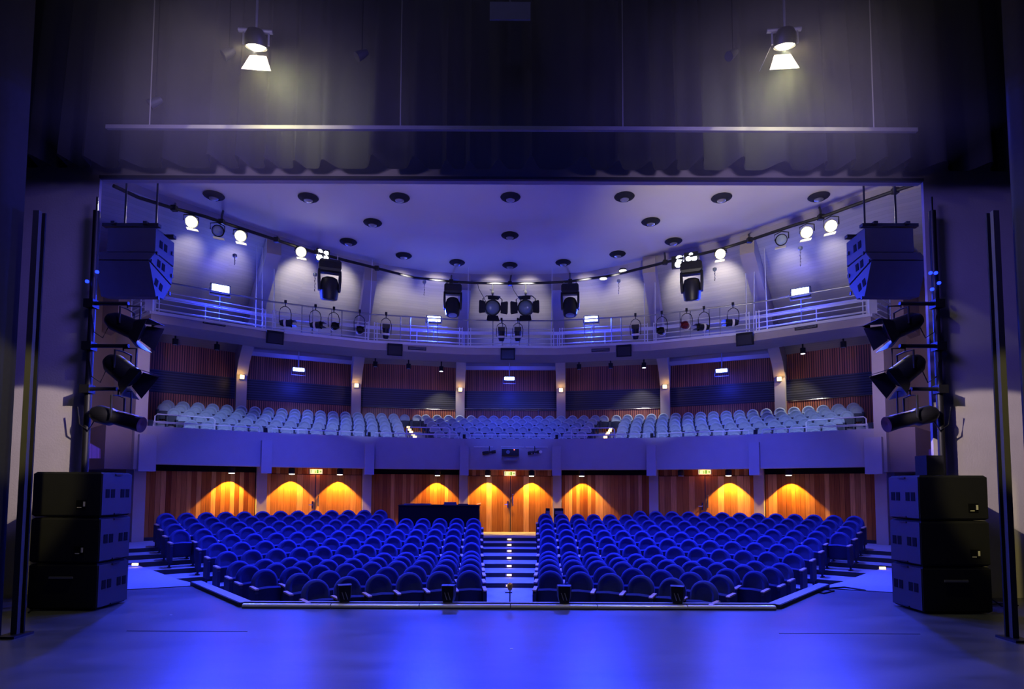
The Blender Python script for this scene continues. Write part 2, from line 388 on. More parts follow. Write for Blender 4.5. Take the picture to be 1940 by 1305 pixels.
# ---- side radial walls closing the seating bowl
for sx in (-1, 1):
    th = sx * 44.3
    mb = MB(); radial_prism(mb, [(14.7, 2.4), (14.7, 6.6), (22.3, 6.6), (22.3, 2.4)], th, .30); structure(mb.build('wall_' + SIDEN(sx), 'plaster_warm'))
    mb = MB(); radial_prism(mb, [(15.3, 6.6), (15.3, 9.9), (22.3, 9.9), (22.3, 6.6)], th + sx * 1.5, .30); structure(mb.build('wall_' + SIDEN(sx), 'plaster_brown'))
    mb = MB(); radial_prism(mb, [(15.4, -.4), (15.4, 2.55), (22.3, 2.55), (22.3, -.4)], th, .34); structure(mb.build('wall_' + SIDEN(sx), 'plaster_brown'))
    mb = MB(); radial_prism(mb, [(15.0, 2.4), (15.0, 3.62), (22.3, 3.62), (22.3, 2.4)], th + sx * 1.6, .7); structure(mb.build('wall_' + SIDEN(sx) + '_ledge', 'plaster_brown'))
    mb = MB(); p = pol(16.6, sx * 50.5, 0); mb.box((sx * 12.6, 14.3, 4.8), (.3, 9.0, 10)); structure(mb.build('wall_' + SIDEN(sx) + '_far', 'plaster_brown'))

# ---- balcony parapet, piers, soffit
def chord_slab(mb, r0, r1, z0, z1, a0, a1):
    p = [pol(r0, a0, z0), pol(r0, a1, z0), pol(r1, a1, z0), pol(r1, a0, z0)]
    mb.prism(p, (0, 0, z1 - z0))
RB = 14.75
for i in range(7):
    a0, a1 = PIERS[i], PIERS[i + 1]
    mb = MB(); chord_slab(mb, RB, RB + .22, 2.57, 3.62, a0, a1); structure(mb.build('wall_parapet', 'plaster'))
    mb = MB(); chord_slab(mb, RB - .015, RB + .24, 2.545, 2.585, a0, a1); structure(mb.build('trim_parapet', 'plaster_warm'))
    mb = MB(); chord_slab(mb, RB + .02, 15.75, 2.64, 2.90, a0, a1); structure(mb.build('ceiling_gallery', 'lowsoffit'))
for th in PIERS:
    mb = MB(); w = .30 if abs(th) < 40 else .42
    radial_prism(mb, [(RB - .26, 2.34), (RB - .26, 3.36), (RB + .1, 3.36), (RB + .1, 2.34)], th, w); structure(mb.build('pier', 'plaster'))
    mb = MB(); radial_prism(mb, [(15.25, .3), (15.25, 2.6), (15.62, 2.6), (15.62, .3)], th, .30); structure(mb.build('pillar_low', 'plaster_warm'))
    mb = MB(); radial_prism(mb, [(RB + .02, 3.5), (RB + .02, 3.62), (RB + .1, 3.78), (RB + .2, 3.5)], th, .10); structure(mb.build('trim_post', 'blackmatte'))

# ---- wood back wall under the balcony: seven bays, three with double doors
bay = [(PIERS[i] + PIERS[i + 1]) / 2 for i in range(7)]
RW = 15.5
dn = 0
for i in range(7):
    a0, a1 = PIERS[i] + .62, PIERS[i + 1] - .62
    A, B = pol(RW, a0, .35), pol(RW, a1, .35); H = Vector((0, 0, 1))
    door = i in (1, 3, 5)
    base = structure(MB().prism([pol(RW - .02, a0, .33), pol(RW - .02, a1, .33), pol(RW + .1, a1, .33), pol(RW + .1, a0, .33)], (0, 0, .12 if not door else .03)).build('baseboard_back', 'riser'))
    # dark reveals at both ends
    for q in (a0 - .2, a1 + .2): structure(MB().prism([pol(RW - .03, q - .16, .35), pol(RW - .03, q + .16, .35), pol(RW + .12, q + .16, .35), pol(RW + .12, q - .16, .35)], (0, 0, 2.3)).build('trim_reveal', 'hole'))
    mid = (A + B) / 2; tang = (B - A).normalized(); nor = Vector((tang.y, -tang.x, 0))
    if not door:
        mb = MB(); mb.quad(A, B, B + H * 2.05, A + H * 2.05, u0=i * 7.3); structure(mb.build('wall_back', 'wood'))
        mb = MB(); mb.prism([A + H * 2.03 + nor * .05, B + H * 2.03 + nor * .05, B + H * 2.03 - nor * .05, A + H * 2.03 - nor * .05], (0, 0, .28)); structure(mb.build('trim_head', 'hole'))
    else:
        dn += 1
        mb = MB(); mb.quad(A + H * 2.0, B + H * 2.0, B + H * 2.28, A + H * 2.28, u0=i * 3.1); structure(mb.build('wall_back', 'wood'))
        L = (B - A).length
        for s in (-1, 1):
            x0, x1 = (-L / 2, -.008) if s < 0 else (.008, L / 2)
            P0, P1 = mid + tang * x0 + nor * .02, mid + tang * x1 + nor * .02
            mb = MB(); mb.quad(P0, P1, P1 + H * 1.985, P0 + H * 1.985, u0=dn * 5.07 + (2.4 if s > 0 else 0)); d = structure(mb.build('door_%d' % (dn * 2 - (s < 0)), 'doorwood'))
            hp = mid + tang * .09 * s + nor * .05 + H * (.98 if s < 0 else 1.08)
            mb = MB(); mb.tube([hp, hp + nor * .05, hp + nor * .05 + tang * .12 * (s if s < 0 else .1)], .014)
            mb.prism([hp + Vector((0, 0, -.12)) - tang * .02, hp + Vector((0, 0, -.12)) + tang * .02, hp + Vector((0, 0, .12)) + tang * .02, hp + Vector((0, 0, .12)) - tang * .02], -nor * .03)
            if s > 0:
                mb.tube([hp + nor * .04 + H * .2, hp + nor * .04 - H * .15], .02)
                mb.lathe([(.0, .22), (.026, .24), (.026, .27), (0, .29)], 8, hp + nor * .04)
            h = mb.build('handle', 'chrome', d, 40)
        structure(MB().prism([mid - tang * .015 + nor * .03, mid + tang * .015 + nor * .03, mid + tang * .015 - nor * .02, mid - tang * .015 - nor * .02], (0, 0, 1.985)).build('trim_door_gap', 'riser'))
mb = MB()
for i in range(7): mb.quad(pol(RW + .5, PIERS[i], .2), pol(RW + .5, PIERS[i + 1], .2), pol(RW + .5, PIERS[i + 1], 2.9), pol(RW + .5, PIERS[i], 2.9))
structure(mb.build('wall_back_hidden', 'hole'))

# ---- balcony terraces
BR = [(16.7, 3.87), (17.55, 4.17), (18.4, 4.46), (19.25, 4.72), (20.1, 4.97), (20.95, 5.20)]
fl = [z - .87 for r, z in BR] + [4.36]
eg = [RB + .2] + [r + .12 for r, z in BR[:-1]] + [21.07]
for i in range(7):
    r0, r1 = eg[i], (eg[i + 1] if i < 6 else 22.3)
    mb = MB(); n = 28
    for k in range(n):
        a0, a1 = -44 + 88 * k / n, -44 + 88 * (k + 1) / n
        mb.add([pol(r0, a0, fl[i]), pol(r0, a1, fl[i]), pol(r1, a1, fl[i]), pol(r1, a0, fl[i]), pol(r0, a0, fl[i] - .32), pol(r0, a1, fl[i] - .32)], [(0, 1, 2, 3), (4, 5, 1, 0)])
    structure(mb.build('floor_balcony', 'carpet'))
# ---- balcony back wall: ribbed band, louvre band, ribbed dado
n = 7
for i in range(7):
    a0, a1 = PIERS[i], PIERS[i + 1]
    for nm, z0, z1, mt in (('wall_back_upper', 6.47, 7.6, 'ribs'), ('wall_back_louvre', 5.58, 6.47, 'louver'), ('wall_back_dado', 4.3, 5.58, 'ribs')):
        A, B = pol(RO, a0, z0), pol(RO, a1, z0); H = Vector((0, 0, z1 - z0))
        mb = MB(); mb.quad(A, B, B + H, A + H, u0=i * 4.9); structure(mb.build(nm, mt))
    if i in (2, 3, 4, 6):
        mb = MB(); mb.tube([pol(RO - .06, a0 + .6, 5.56), pol(RO - .06, a1 - .6, 5.56)], .02); structure(mb.build('trim_rail', 'chrome'))
# ledges of the ceiling in front of the upper band, bays with flood lights
for i in (1, 3, 5):
    a0, a1 = PIERS[i] + .6, PIERS[i + 1] - .6
    for r, z, h, mt in ((20.9, 7.28, .16, 'plaster'), (19.6, 7.68, .16, 'plaster')):
        mb = MB(); chord_slab(mb, r, r + .12, z, z + h, a0, a1); structure(mb.build('trim_ledge', mt))

# ================================================================== SEATS
def arch(w, zc, zb, inset, y, n=12, sk=0):
    r = w / 2 - inset
    pts = [(-r, y, zb + inset), (r, y, zb + inset)]
    for k in range(n + 1):
        a = pi * k / n; pts.append((r * cos(a), y + sk * 0, zc + r * sin(a)))
    return pts
def make_seat(kind):
    rt = empty(kind)
    fab, sh = ('stall', 'stall_dark') if kind == 'stalls_seat' else ('balc', 'balc_dark')
    W = .455
    mb = MB(Matrix.Translation((0, -.02, .30)) @ Matrix.Rotation(R(-7), 4, 'X'))
    rings = [(.14, -.006), (.10, -.012), (.082, -.030), (.064, -.050), (.045, -.060), (.024, -.054), (.008, -.036), (0, -.010), (0, .025), (.012, .042), (.05, .048)]
    mb.loft([arch(W, .345, 0, ins, y) for ins, y in rings]); bk = mb.build('backrest', fab, rt, 35)
    mb = MB(Matrix.Translation((0, -.125, .27)) @ Matrix.Rotation(R(6), 4, 'X'))
    prof = [(-.05, 0), (.03, 0), (.04, .04), (.035, .27), (.015, .315), (-.03, .325), (-.06, .30), (-.065, .03)]
    xs = [(-.205, .02), (-.19, 0), (0, -.006), (.19, 0), (.205, .02)]
    rings = []
    for x, ins in xs:
        rings.append([(x, y * (1 - ins * 6), .16 + (z - .16) * (1 - ins * 2.5) + (-.012 * (abs(x) / .2)**2)) for y, z in prof])
    mb.loft(rings); so = mb.build('seat', sh, rt, 35); so.data.materials.append(M[fab])
    for p in so.data.polygons:
        if p.normal.z > .35: p.material_index = 1
    def arm(x):
        mb = MB()
        a = [(x, -.33, .13), (x, -.33, .50), (x, -.30, .555), (x, .0, .58), (x, .0, .13)]
        mb.loft([[(q[0] - .027, q[1], q[2]) for q in a], [(q[0] + .027, q[1], q[2]) for q in a]])
        o = mb.build('armrest', sh, rt)
        mb = MB(Matrix.Translation((x, -.20, .575)) @ Matrix.Rotation(R(3), 4, 'X'))
        mb.loft([[(-.03, -.15, -.012), (.03, -.15, -.012), (.03, -.15, .008), (-.03, -.15, .008)], [(-.033, -.12, -.012), (.033, -.12, -.012), (.033, -.12, .014), (-.033, -.12, .014)], [(-.03, .16, -.012), (.03, .16, -.012), (.03, .16, .014), (-.03, .16, .014)]])
        mb.build('armrest_cap', 'cap' if kind == 'stalls_seat' else 'balc_dark', o)
    arm(.252)
    return rt
def end_parts(kind):
    """second arm and the two legs that only show on end seats"""
    sh = 'stall_dark' if kind == 'stalls_seat' else 'balc_dark'
    out = []
    x = -.252; mb = MB(); a = [(x, -.33, .13), (x, -.33, .50), (x, -.30, .555), (x, .0, .58), (x, .0, .13)]
    mb.loft([[(q[0] - .027, q[1], q[2]) for q in a], [(q[0] + .027, q[1], q[2]) for q in a]]); o = mb.build('armrest', sh); out.append(o)
    mb = MB(); mb.box((x, -.185, .58), (.066, .30, .026), rx=R(3)); c = mb.build('armrest_cap', 'cap' if kind == 'stalls_seat' else 'balc_dark', o)
    for xx in (-.252, .252):
        mb = MB(); mb.box((xx, -.16, .07), (.035, .05, .14)); mb.box((xx, -.16, .01), (.05, .22, .02)); out.append(mb.build('leg', sh))
    return out
protoS = make_seat('stalls_seat'); protoB = make_seat('balcony_seat')
endS = end_parts('stalls_seat'); endB = end_parts('balcony_seat')
usedproto = {}
def place_seat(kind, r, th, z, label, group, end, outer_left=False):
    pr = protoS if kind == 'stalls_seat' else protoB
    o = dup(pr)
    o.location = pol(r, th, z); o.rotation_euler = (0, 0, -R(th) + random.uniform(-.012, .012))
    tag(o, label, 'seat', group)
    if end:
        for e in (endS if kind == 'stalls_seat' else endB)[0 if outer_left else 1:]: dup(e, o)
S = [(4.75, .46, 8.69, 40.28, 6), (5.60, .46, 7.89, 39.70, 7), (6.47, .46, 7.13, 42.34, 9), (7.20, .46, 6.75, 42.57, 10), (8.02, .46, 6.41, 41.94, 11), (8.93, .57, 6.13, 41.66, 12), (9.80, .68, 5.87, 41.38, 13), (10.65, .79, 5.66, 41.20, 14), (11.45, .90, 5.32, 43.31, 16), (12.10, 1.01, 5.22, 43.14, 17), (12.85, 1.12, 4.92, 42.84, 18), (13.45, 1.22, 17.62, 42.65, 13)]
for j, (r, zt, t0, t1, n) in enumerate(S):
    for sx in (-1, 1):
        for k in range(n):
            if j == 10 and sx < 0 and k < 6: continue      # the mixing desk stands there
            th = sx * (t0 + (t1 - t0) * k / (n - 1))
            first = k == 0 or (j == 10 and sx < 0 and k == 6); last = k == n - 1
            row = 'front row' if j == 0 else ORD[j + 1] + ' row'
            place_seat('stalls_seat', r, th, zt - .87, 'blue plush stalls seat, %s, %s from the centre aisle, %s block' % (row, ORD[k + 1], SIDEN(sx)), 'blue seats of the %s stalls block' % SIDEN(sx), first or last, first if sx > 0 else last)
BS = [(-38.36, -14.11, -8.52), (-37.6, -14.15, -9.16), (-37.9, -14.19, -9.6), (-38.41, -14.17, -9.88), (-38.93, -14.29, -10.17), (-38.3, -14.35, -10.47)]
for j, ((r, zt), (l0, l1, c0)) in enumerate(zip(BR, BS)):
    row = 'front row' if j == 0 else ORD[j + 1] + ' row'
    z = fl[j]
    n = round(R(l1 - l0) * r / .505) + 1
    for sx in (-1, 1):
        for k in range(n):
            th = sx * (-l1 + (l1 - l0) * k / (n - 1))
            place_seat('balcony_seat', r, th, z, 'grey balcony seat, %s, %s from the steps, %s section' % (row, ORD[k + 1], SIDEN(sx)), 'grey seats of the %s balcony section' % SIDEN(sx), k in (0, n - 1), k == (0 if sx > 0 else n - 1))
    n = round(R(-2 * c0) * r / .505) + 1
    for k in range(n):
        th = c0 - 2 * c0 * k / (n - 1)
        place_seat('balcony_seat', r, th, z, 'grey balcony seat, %s, %s from the left end of the middle section' % (row, ORD[k + 1]), 'grey seats of the middle balcony section', k in (0, n - 1), k == 0)
for sx in (-1, 1):
    for k, q in enumerate((11.45, 12.95)):
        place_seat('balcony_seat', 21.35, sx * q, fl[6] + .0, 'dark grey seat against the back wall at the top of the %s steps, %s one' % (SIDEN(sx), ('inner', 'outer')[k]), 'spare seats above the balcony steps', True, True)

# ================================================================== BALCONY FITTINGS
# thin blue-lit rails above the parapet
for i in range(7):
    a0, a1 = PIERS[i] + .75, PIERS[i + 1] - .75
    t = empty('parapet_rail', pol(RB + .1, (a0 + a1) / 2, 3.62), -R((a0 + a1) / 2), 'thin tube rail on the balcony parapet, %s bay from the left' % ORD[i + 1], 'railing', 'rails on the balcony parapet')
    L = (pol(RB + .1, a0) - pol(RB + .1, a1)).length / 2
    mb = MB(); mb.tube([(-L, 0, .0), (-L, 0, .15), (L, 0, .15), (L, 0, .0)], .016); mb.build('rail', 'white', t)
    for x in (-L / 2.2, L / 2.2):
        mb = MB(); mb.tube([(x, 0, 0), (x, 0, .145)], .013); mb.build('post', 'white', t)
def guard(loc, th, w, h, label, hook=False, nrails=3):
    t = empty('guard_rail', loc, -R(th), label, 'railing')
    mb = MB(); mb.tube([(-w / 2, 0, 0), (-w / 2, 0, h - .06), (-w / 2 + .06, 0, h), (w / 2 - .06, 0, h), (w / 2, 0, h - .06), (w / 2, 0, 0)], .018); mb.build('rail', 'white', t)
    for k in range(nrails):
        mb = MB(); z = h * (k + 1) / (nrails + 1); mb.tube([(-w / 2, 0, z), (w / 2, 0, z)], .011); mb.build('crossbar', 'white', t)
for sx in (-1, 1):
    guard(pol(15.1, sx * 11.0, fl[0]), sx * 11.0, 1.5, 1.02, 'low blue guard rail across the foot of the %s balcony steps' % SIDEN(sx))
    guard(pol(15.2, sx * 39.6, fl[0]), sx * 39.6, 1.6, 1.02, 'low guard rail in front of the outermost %s balcony seats' % SIDEN(sx))
    p = pol(21.2, sx * 41.8, fl[5])
    t = tag(MB().tube([p + Vector((-.45, 0, -.3)), p + Vector((-.45, 0, .78)), p + Vector((-.2, 0, .9)), p + Vector((.25, 0, .9)), p + Vector((.45, 0, .80)), p + Vector((.45, 0, -.3))], .024).build('handrail', 'cream', None, 40), 'bent pale handrail in the far %s corner of the balcony' % SIDEN(sx), 'handrail')
    # amber lamps low on the aisle ends of the seat rows
    pts = ((785.8, 827.4, 16.7), (782.7, 822.5, 17.55), (779, 818, 18.4), (776, 813.8, 19.25), (773.8, 809, 20.1)) if sx < 0 else ((1147, 828, 16.7), (1150.6, 823, 17.55), (1152.4, 819.6, 18.4), (1155.5, 815.7, 19.25), (1156.7, 811.6, 20.1))
    for k, (x, y, r) in enumerate(pts):
        q = at_r(x, y, r - .35); t = empty('step_light', q, -R(ang(q)), 'small amber step light beside the %s balcony steps, %s from the bottom' % (SIDEN(sx), ORD[k + 1]), 'light', 'step lights of the balcony')
        mb = MB(); mb.box((0, 0, 0), (.13, .05, .07)); mb.build('lens', 'stepl', t)
        mb = MB(); mb.tube([(0, .03, -.02), (0, .03, fl[k] - q.z)], .012); mb.build('stem', 'blackmatte', t)
        lamp('POINT', 'step_glow', q + Vector((0, -.12, .02)), q, .6, AMBER, .03)
t = empty('back_rail', pol(21.6, 0, 5.3), 0, 'chrome rail along the rear of the middle balcony bay', 'railing')
mb = MB(); mb.tube([(-2.15, 0, .3), (2.15, 0, .3)], .028); mb.build('rail', 'chrome', t)
for x in (-1.3, 0, 1.3): mb = MB(); mb.tube([(x, 0, -.9), (x, 0, .3)], .016); mb.build('post', 'chrome', t)
# amber lamps on the six slim pillars
for i, th in enumerate(PIERS[1:-1]):
    p = pol(21.08, th, 6.38)
    t = empty('pillar_lamp', p, -R(th), 'small square amber lamp on the %s slim balcony pillar from the left' % ORD[i + 1], 'lamp', 'amber lamps on the balcony pillars')
    mb = MB(); mb.box((0, -.02, 0), (.20, .05, .20)); mb.build('bezel', 'grey', t)
    mb = MB(); mb.box((0, -.055, 0), (.15, .03, .15)); mb.build('lens', 'amberlamp', t)
    lamp('POINT', 'pillar_glow', p + Vector((0, -.25, 0)), p, 3, AMBER, .05)

# ================================================================== CATWALK
RC = 14.75
zc0, zc1 = 6.58, 6.88
for i in range(7):
    a0, a1 = PIERS[i], PIERS[i + 1]
    mb = MB(); chord_slab(mb, RC, RC + 1.35, zc0, zc1, a0, a1); structure(mb.build('catwalk_deck', 'plaster_warm'))
    mb = MB(); chord_slab(mb, RC - .05, RC + .02, zc1 - .07, zc1 + .01, a0, a1); structure(mb.build('trim_catwalk', 'white'))
    mid = (a0 + a1) / 2; hw = RC * sin(R(6.25))
    y = 0
    base = pol(RC * cos(R(6.25)), mid, zc1)
    t = empty('catwalk_railing', base, -R(mid), 'white tube railing on the front of the catwalk, %s bay from the left' % ORD[i + 1], 'railing', 'front railings of the catwalk')
    L = hw - .10
    for k, z in enumerate((.10, .27, .44, .62)):
        mb = MB(); mb.tube([(-L, .04, z), (L, .04, z)], .014 if k else .02); mb.build('rail', 'white', t)
    mb = MB(); mb.tube([(-L - .1, .02, .92), (L + .1, .02, .92)], .026); mb.build('top_rail', 'grey', t)
    for x in ((-L, -L + .09, L - .09, L) if i in (0, 6) else (-L, -L + .09, -L * .42, -L * .2, L * .2, L * .42, L - .09, L)):
        mb = MB(); mb.tube([(x, .04, 0), (x, .04, .92 if abs(x) < L * .6 else .66)], .016); mb.build('post', 'white' if abs(x) > L * .6 or i in (0, 6) else 'grey', t)
    t = empty('rear_railing', base + Vector((0, 0, 0)), -R(mid), 'white board and tubes along the rear of the catwalk, %s bay from the left' % ORD[i + 1], 'railing', 'rear railings of the catwalk')
    L2 = (RC + 1.3) * sin(R(6.25)); oy = 1.28
    mb = MB(); mb.box((0, oy, .80), (L2 * 2, .03, .12)); mb.build('board', 'white', t)
    for z in (.2, .4, .6): mb = MB(); mb.tube([(-L2, oy, z), (L2, oy, z)], .012); mb.build('rail', 'white', t)
    for x in (-L2, 0): mb = MB(); mb.tube([(x, oy, 0), (x, oy, .8)], .018); mb.build('post', 'white', t)
# side galleries running back from the catwalk ends
for sx in (-1, 1):
    a = pol(RC, sx * 43.75, zc0); b = a + Vector((sx * 3.6, 3.0, 0)); d = (b - a).normalized(); nn = Vector((-d.y, d.x, 0)) * (1 if sx > 0 else -1)
    mb = MB(); mb.prism([a, b, b + nn * .25, a + nn * .25], (0, 0, .3)); structure(mb.build('catwalk_deck', 'plaster_warm'))
    mb = MB(); q = a - nn * .04; mb.prism([q + Vector((0, 0, .23)), b - nn * .04 + Vector((0, 0, .23)), b + Vector((0, 0, .23)), a + Vector((0, 0, .23))], (0, 0, .08)); structure(mb.build('trim_catwalk', 'white'))
    t = empty('gallery_railing', (a.x, a.y, zc1), math.atan2(d.y, d.x), 'white railing of the side gallery beyond the %s end of the catwalk' % SIDEN(sx), 'railing')
    s_ = (b - a).length
    for z in (.10, .27, .44, .62, .92): mb = MB(); mb.tube([(0, 0, z), (s_, 0, z)], .016); mb.build('rail', 'white', t)
    for x in (.08, .3, 1.6, 3.2, 4.4): mb = MB(); mb.tube([(x, 0, 0), (x, 0, .92)], .018); mb.build('post', 'white', t)
    mb = MB(); mb.box((a.x + sx * .05, a.y, zc1 + .32), (.22, .1, .62)); tag(mb.build('gate_panel', 'white'), 'pale plate at the %s corner of the catwalk railing' % SIDEN(sx), 'panel')

# vents and black floods under the catwalk fascia
for k, (x, y) in enumerate(((405, 613), (790, 661), (1138, 664), (1528, 621))):
    p = at_r(x, y, RC - .02); th = ang(p); m = min(range(7), key=lambda i: abs(bay[i] - th)); p = pol(RC * cos(R(6.25)) / cos(R(th - bay[m])) - .02, th, p.z)
    t = empty('vent_slot', p, -R(bay[m]), 'dark slot vent in the catwalk front, %s from the left' % ORD[k + 1], 'vent', 'slot vents in the catwalk front')
    mb = MB(); mb.box((0, 0, 0), (.62, .03, .11)); mb.build('frame', 'blackmatte', t)
    for z in (-.03, 0, .03): mb = MB(); mb.box((0, -.02, z), (.58, .012, .008)); mb.build('slat', 'grey', t)
def flood_box(px, py, r, label, group, w=.50, h=.42):
    p = at_r(px, py, r); th = ang(p)
    t = empty('flood_light', p, -R(th), label, 'floodlight', group)
    mb = MB(); mb.loft([[(-w / 2, .12, -h / 2 + .05), (w / 2, .12, -h / 2 + .05), (w / 2, .12, h / 2 - .05), (-w / 2, .12, h / 2 - .05)], [(-w / 2, -.06, -h / 2), (w / 2, -.06, -h / 2), (w / 2, -.06, h / 2), (-w / 2, -.06, h / 2)]]); mb.build('housing', 'blackmatte', t)
    mb = MB(); mb.box((0, -.065, -.02), (w - .08, .02, h - .12)); mb.build('lens', 'black', t)
    mb = MB(); mb.tube([(-w / 2 - .02, .03, 0), (-w / 2 - .02, .03, h / 2 + .1), (w / 2 + .02, .03, h / 2 + .1), (w / 2 + .02, .03, 0)], .012); mb.build('yoke', 'grey', t)
for k, (x, y) in enumerate(((521, 640), (748, 663), (962, 671), (1182, 665), (1411, 643))):
    flood_box(x, y, RC - .12, 'black rectangular flood below the catwalk, %s from the left' % ORD[k + 1], 'black floods below the catwalk')

# blue flood lights: four on the catwalk, three under the balcony ceiling
def blue_flood(px, py, r, label, group, w, h, energy, aim, spread=130, tilt=0):
    p = at_r(px, py, r); th = ang(p)
    t = empty('blue_flood', p, -R(th), label, 'floodlight', group)
    mb = MB(); mb.box((0, .07, 0), (w + .08, .12, h + .08)); mb.build('housing', 'blackmatte', t)
    mb = MB(); n = 5
    for q in range(n): mb.box((-w / 2 + w * (q + .5) / n, -.005, 0), (w / n - .01, .03, h))
    mb.build('led_panel', 'blueled', t)
    mb = MB(); mb.tube([(-w / 2 - .06, .07, 0), (-w / 2 - .06, .07, -.22), (w / 2 + .06, .07, -.22), (w / 2 + .06, .07, 0)], .014)
    if r > 18: mb.tube([(0, .12, 0), (0, .12, 1.25)], .02)
    else: mb.tube([(0, .09, -.2), (0, .09, zc1 - p.z)], .02)
    mb.build('yoke', 'grey', t)
    f = pol(r - .22, th, p.z)
    lamp('SPOT', 'blue_flood_beam', f, aim, energy, BLUE, .22, spread, .6)
    lamp('POINT', 'blue_flood_near', pol(r - .25, th, p.z - .12), aim, energy * .006, (.01, .03, 1), .1)
    lamp('SPOT', 'blue_flood_spill', pol(r + .16, th, p.z + .12), pol(r + 2, th, p.z + .9), energy * .007, (.01, .03, 1), .12, 150, 1)
for k, (x, y, tx) in enumerate(((418, 547, -1.5), (822, 604, -1.0), (1120, 604, 1.0), (1516, 553, 1.5))):
    blue_flood(x, y, 15.5 if k in (1, 2) else 15.6, 'bright blue flood light on the catwalk, %s from the left' % ORD[k + 1], 'blue flood lights on the catwalk', .46 if k in (1, 2) else .5, .17 if k in (1, 2) else .22, 7800, (tx * 1.5, 10.0, 0), 96)
for k, (x, y) in enumerate(((566, 700), (965, 717), (1367, 702))):
    lamp('POINT', 'blue_balcony_glow', at_r(x, y + 6, 20.0), (0, 0, 0), 80, (.03, .05, 1), .1)
    blue_flood(x, y, 20.4, 'blue flood light below the balcony ceiling, %s from the left' % ORD[k + 1], 'blue flood lights over the balcony', .44, .12, 900, (0, 9, 0), 130)

# small downlight tubes on the slope above the balcony
for k, (x, y, lit) in enumerate(((332, 650, 0), (411, 660, 0), (711, 692, 0), (774, 696, 0), (836, 701, 1), (1097, 697, 0), (1157, 695, 0), (1220, 694, 1), (1521, 667, 1), (1598, 655, 0))):
    p = at_r(x, y, 20.6); ztop = 9.8 - (20.6 - 15) * .32
    t = empty('ceiling_tube_light', p, 0, '%s small tube downlight above the balcony, %s from the left' % ('lit' if lit else 'unlit dark', ORD[k + 1]), 'downlight', 'tube downlights above the balcony')
    mb = MB(); mb.lathe([(.09, -.06), (.10, -.05), (.10, .16), (.03, .17), (.03, 1.0)], 14); mb.build('can', 'blackmatte', t, 40)
    mb = MB(); mb.lathe([(.0, -.075), (.075, -.07), (.08, -.055), (0, -.05)], 14); mb.build('lens', 'stepw' if lit else 'glass', t)
    if lit: lamp('SPOT', 'tube_beam', p + Vector((0, 0, -.1)), p + Vector((0, 1.3, -3)), 170, (1, .93, .78), .06, 80, .6)

# ================================================================== UNDER THE BALCONY
for k, (x, y, lit) in enumerate(((439, 891, 1), (553, 892, 1), (644, 892, 1), (829, 898, 1), (924, 899, 1), (1007, 899, 1), (1102, 899, 1), (1290, 892, 0), (1380, 893, 1), (1494, 894, 1))):
    p = at_r(x, y, 15.12); p.z = 2.35
    t = empty('wall_washer', p, -R(ang(p)), '%s cylindrical downlight under the balcony, %s from the left' % ('amber' if lit else 'unlit', ORD[k + 1]), 'downlight', 'cylindrical downlights under the balcony')
    mb = MB(); mb.lathe([(.10, .0), (.105, .01), (.105, .16), (.06, .20), (.06, .28)], 18); mb.build('can', 'blackmatte', t, 40)
    mb = MB(); mb.lathe([(0, -.03), (.085, -.025), (.092, -.005), (0, .0)], 18); mb.build('lens', 'disc' if lit else 'glass', t)
    if lit: lamp('SPOT', 'wall_washer_beam', p + Vector((0, 0, -.05)), p + (pol(15.5, ang(p)) - pol(15.12, ang(p))) * .95 + Vector((0, 0, -2)), 300, (1, .52, .045), .02, 92, .22)
def exit_sign(px, py, label):
    p = at_r(px, py, 15.40); th = ang(p)
    t = empty('exit_sign', p, -R(th), label, 'sign', 'lit exit signs over the double doors')
    mb = MB(); mb.box((0, .03, 0), (.42, .06, .17)); mb.build('housing', 'white', t)
    mb = MB(); mb.box((0, -.004, 0), (.39, .01, .145)); mb.build('face', 'sign', t)
    mb = MB()          # door leaf, running figure, second door, arrows
    mb.box((-.165, -.012, 0), (.018, .006, .11)); mb.box((-.15, -.012, .048), (.03, .006, .014)); mb.prism([(.13, -.015, -.045), (.175, -.015, 0), (.13, -.015, .045)], (0, .006, 0)); mb.box((.115, -.012, 0), (.04, .006, .016))
    mb.box((.045, -.012, 0), (.06, .006, .12))
    mb.prism([(-.055, -.015, -.055), (-.03, -.015, -.01), (-.06, -.015, .02), (-.02, -.015, .035), (-.005, -.015, .0), (-.015, -.015, -.055)], (0, .006, 0)); mb.lathe([(0, -.012), (.014, 0), (0, .012)], 8, (-.02, -.014, .048))
    mb.build('pictogram', 'green', t)
    lamp('POINT', 'exit_sign_glow', p + (pol(15, th, 0) - pol(15.4, th, 0)) * .4, p, 2.5, (1, .30, .04), .06)
exit_sign(599, 893, 'glowing exit sign over the double door of the second bay from the left')
exit_sign(966, 897, 'glowing exit sign over the middle double door')
exit_sign(1335, 894, 'glowing exit sign over the double door of the second bay from the right')

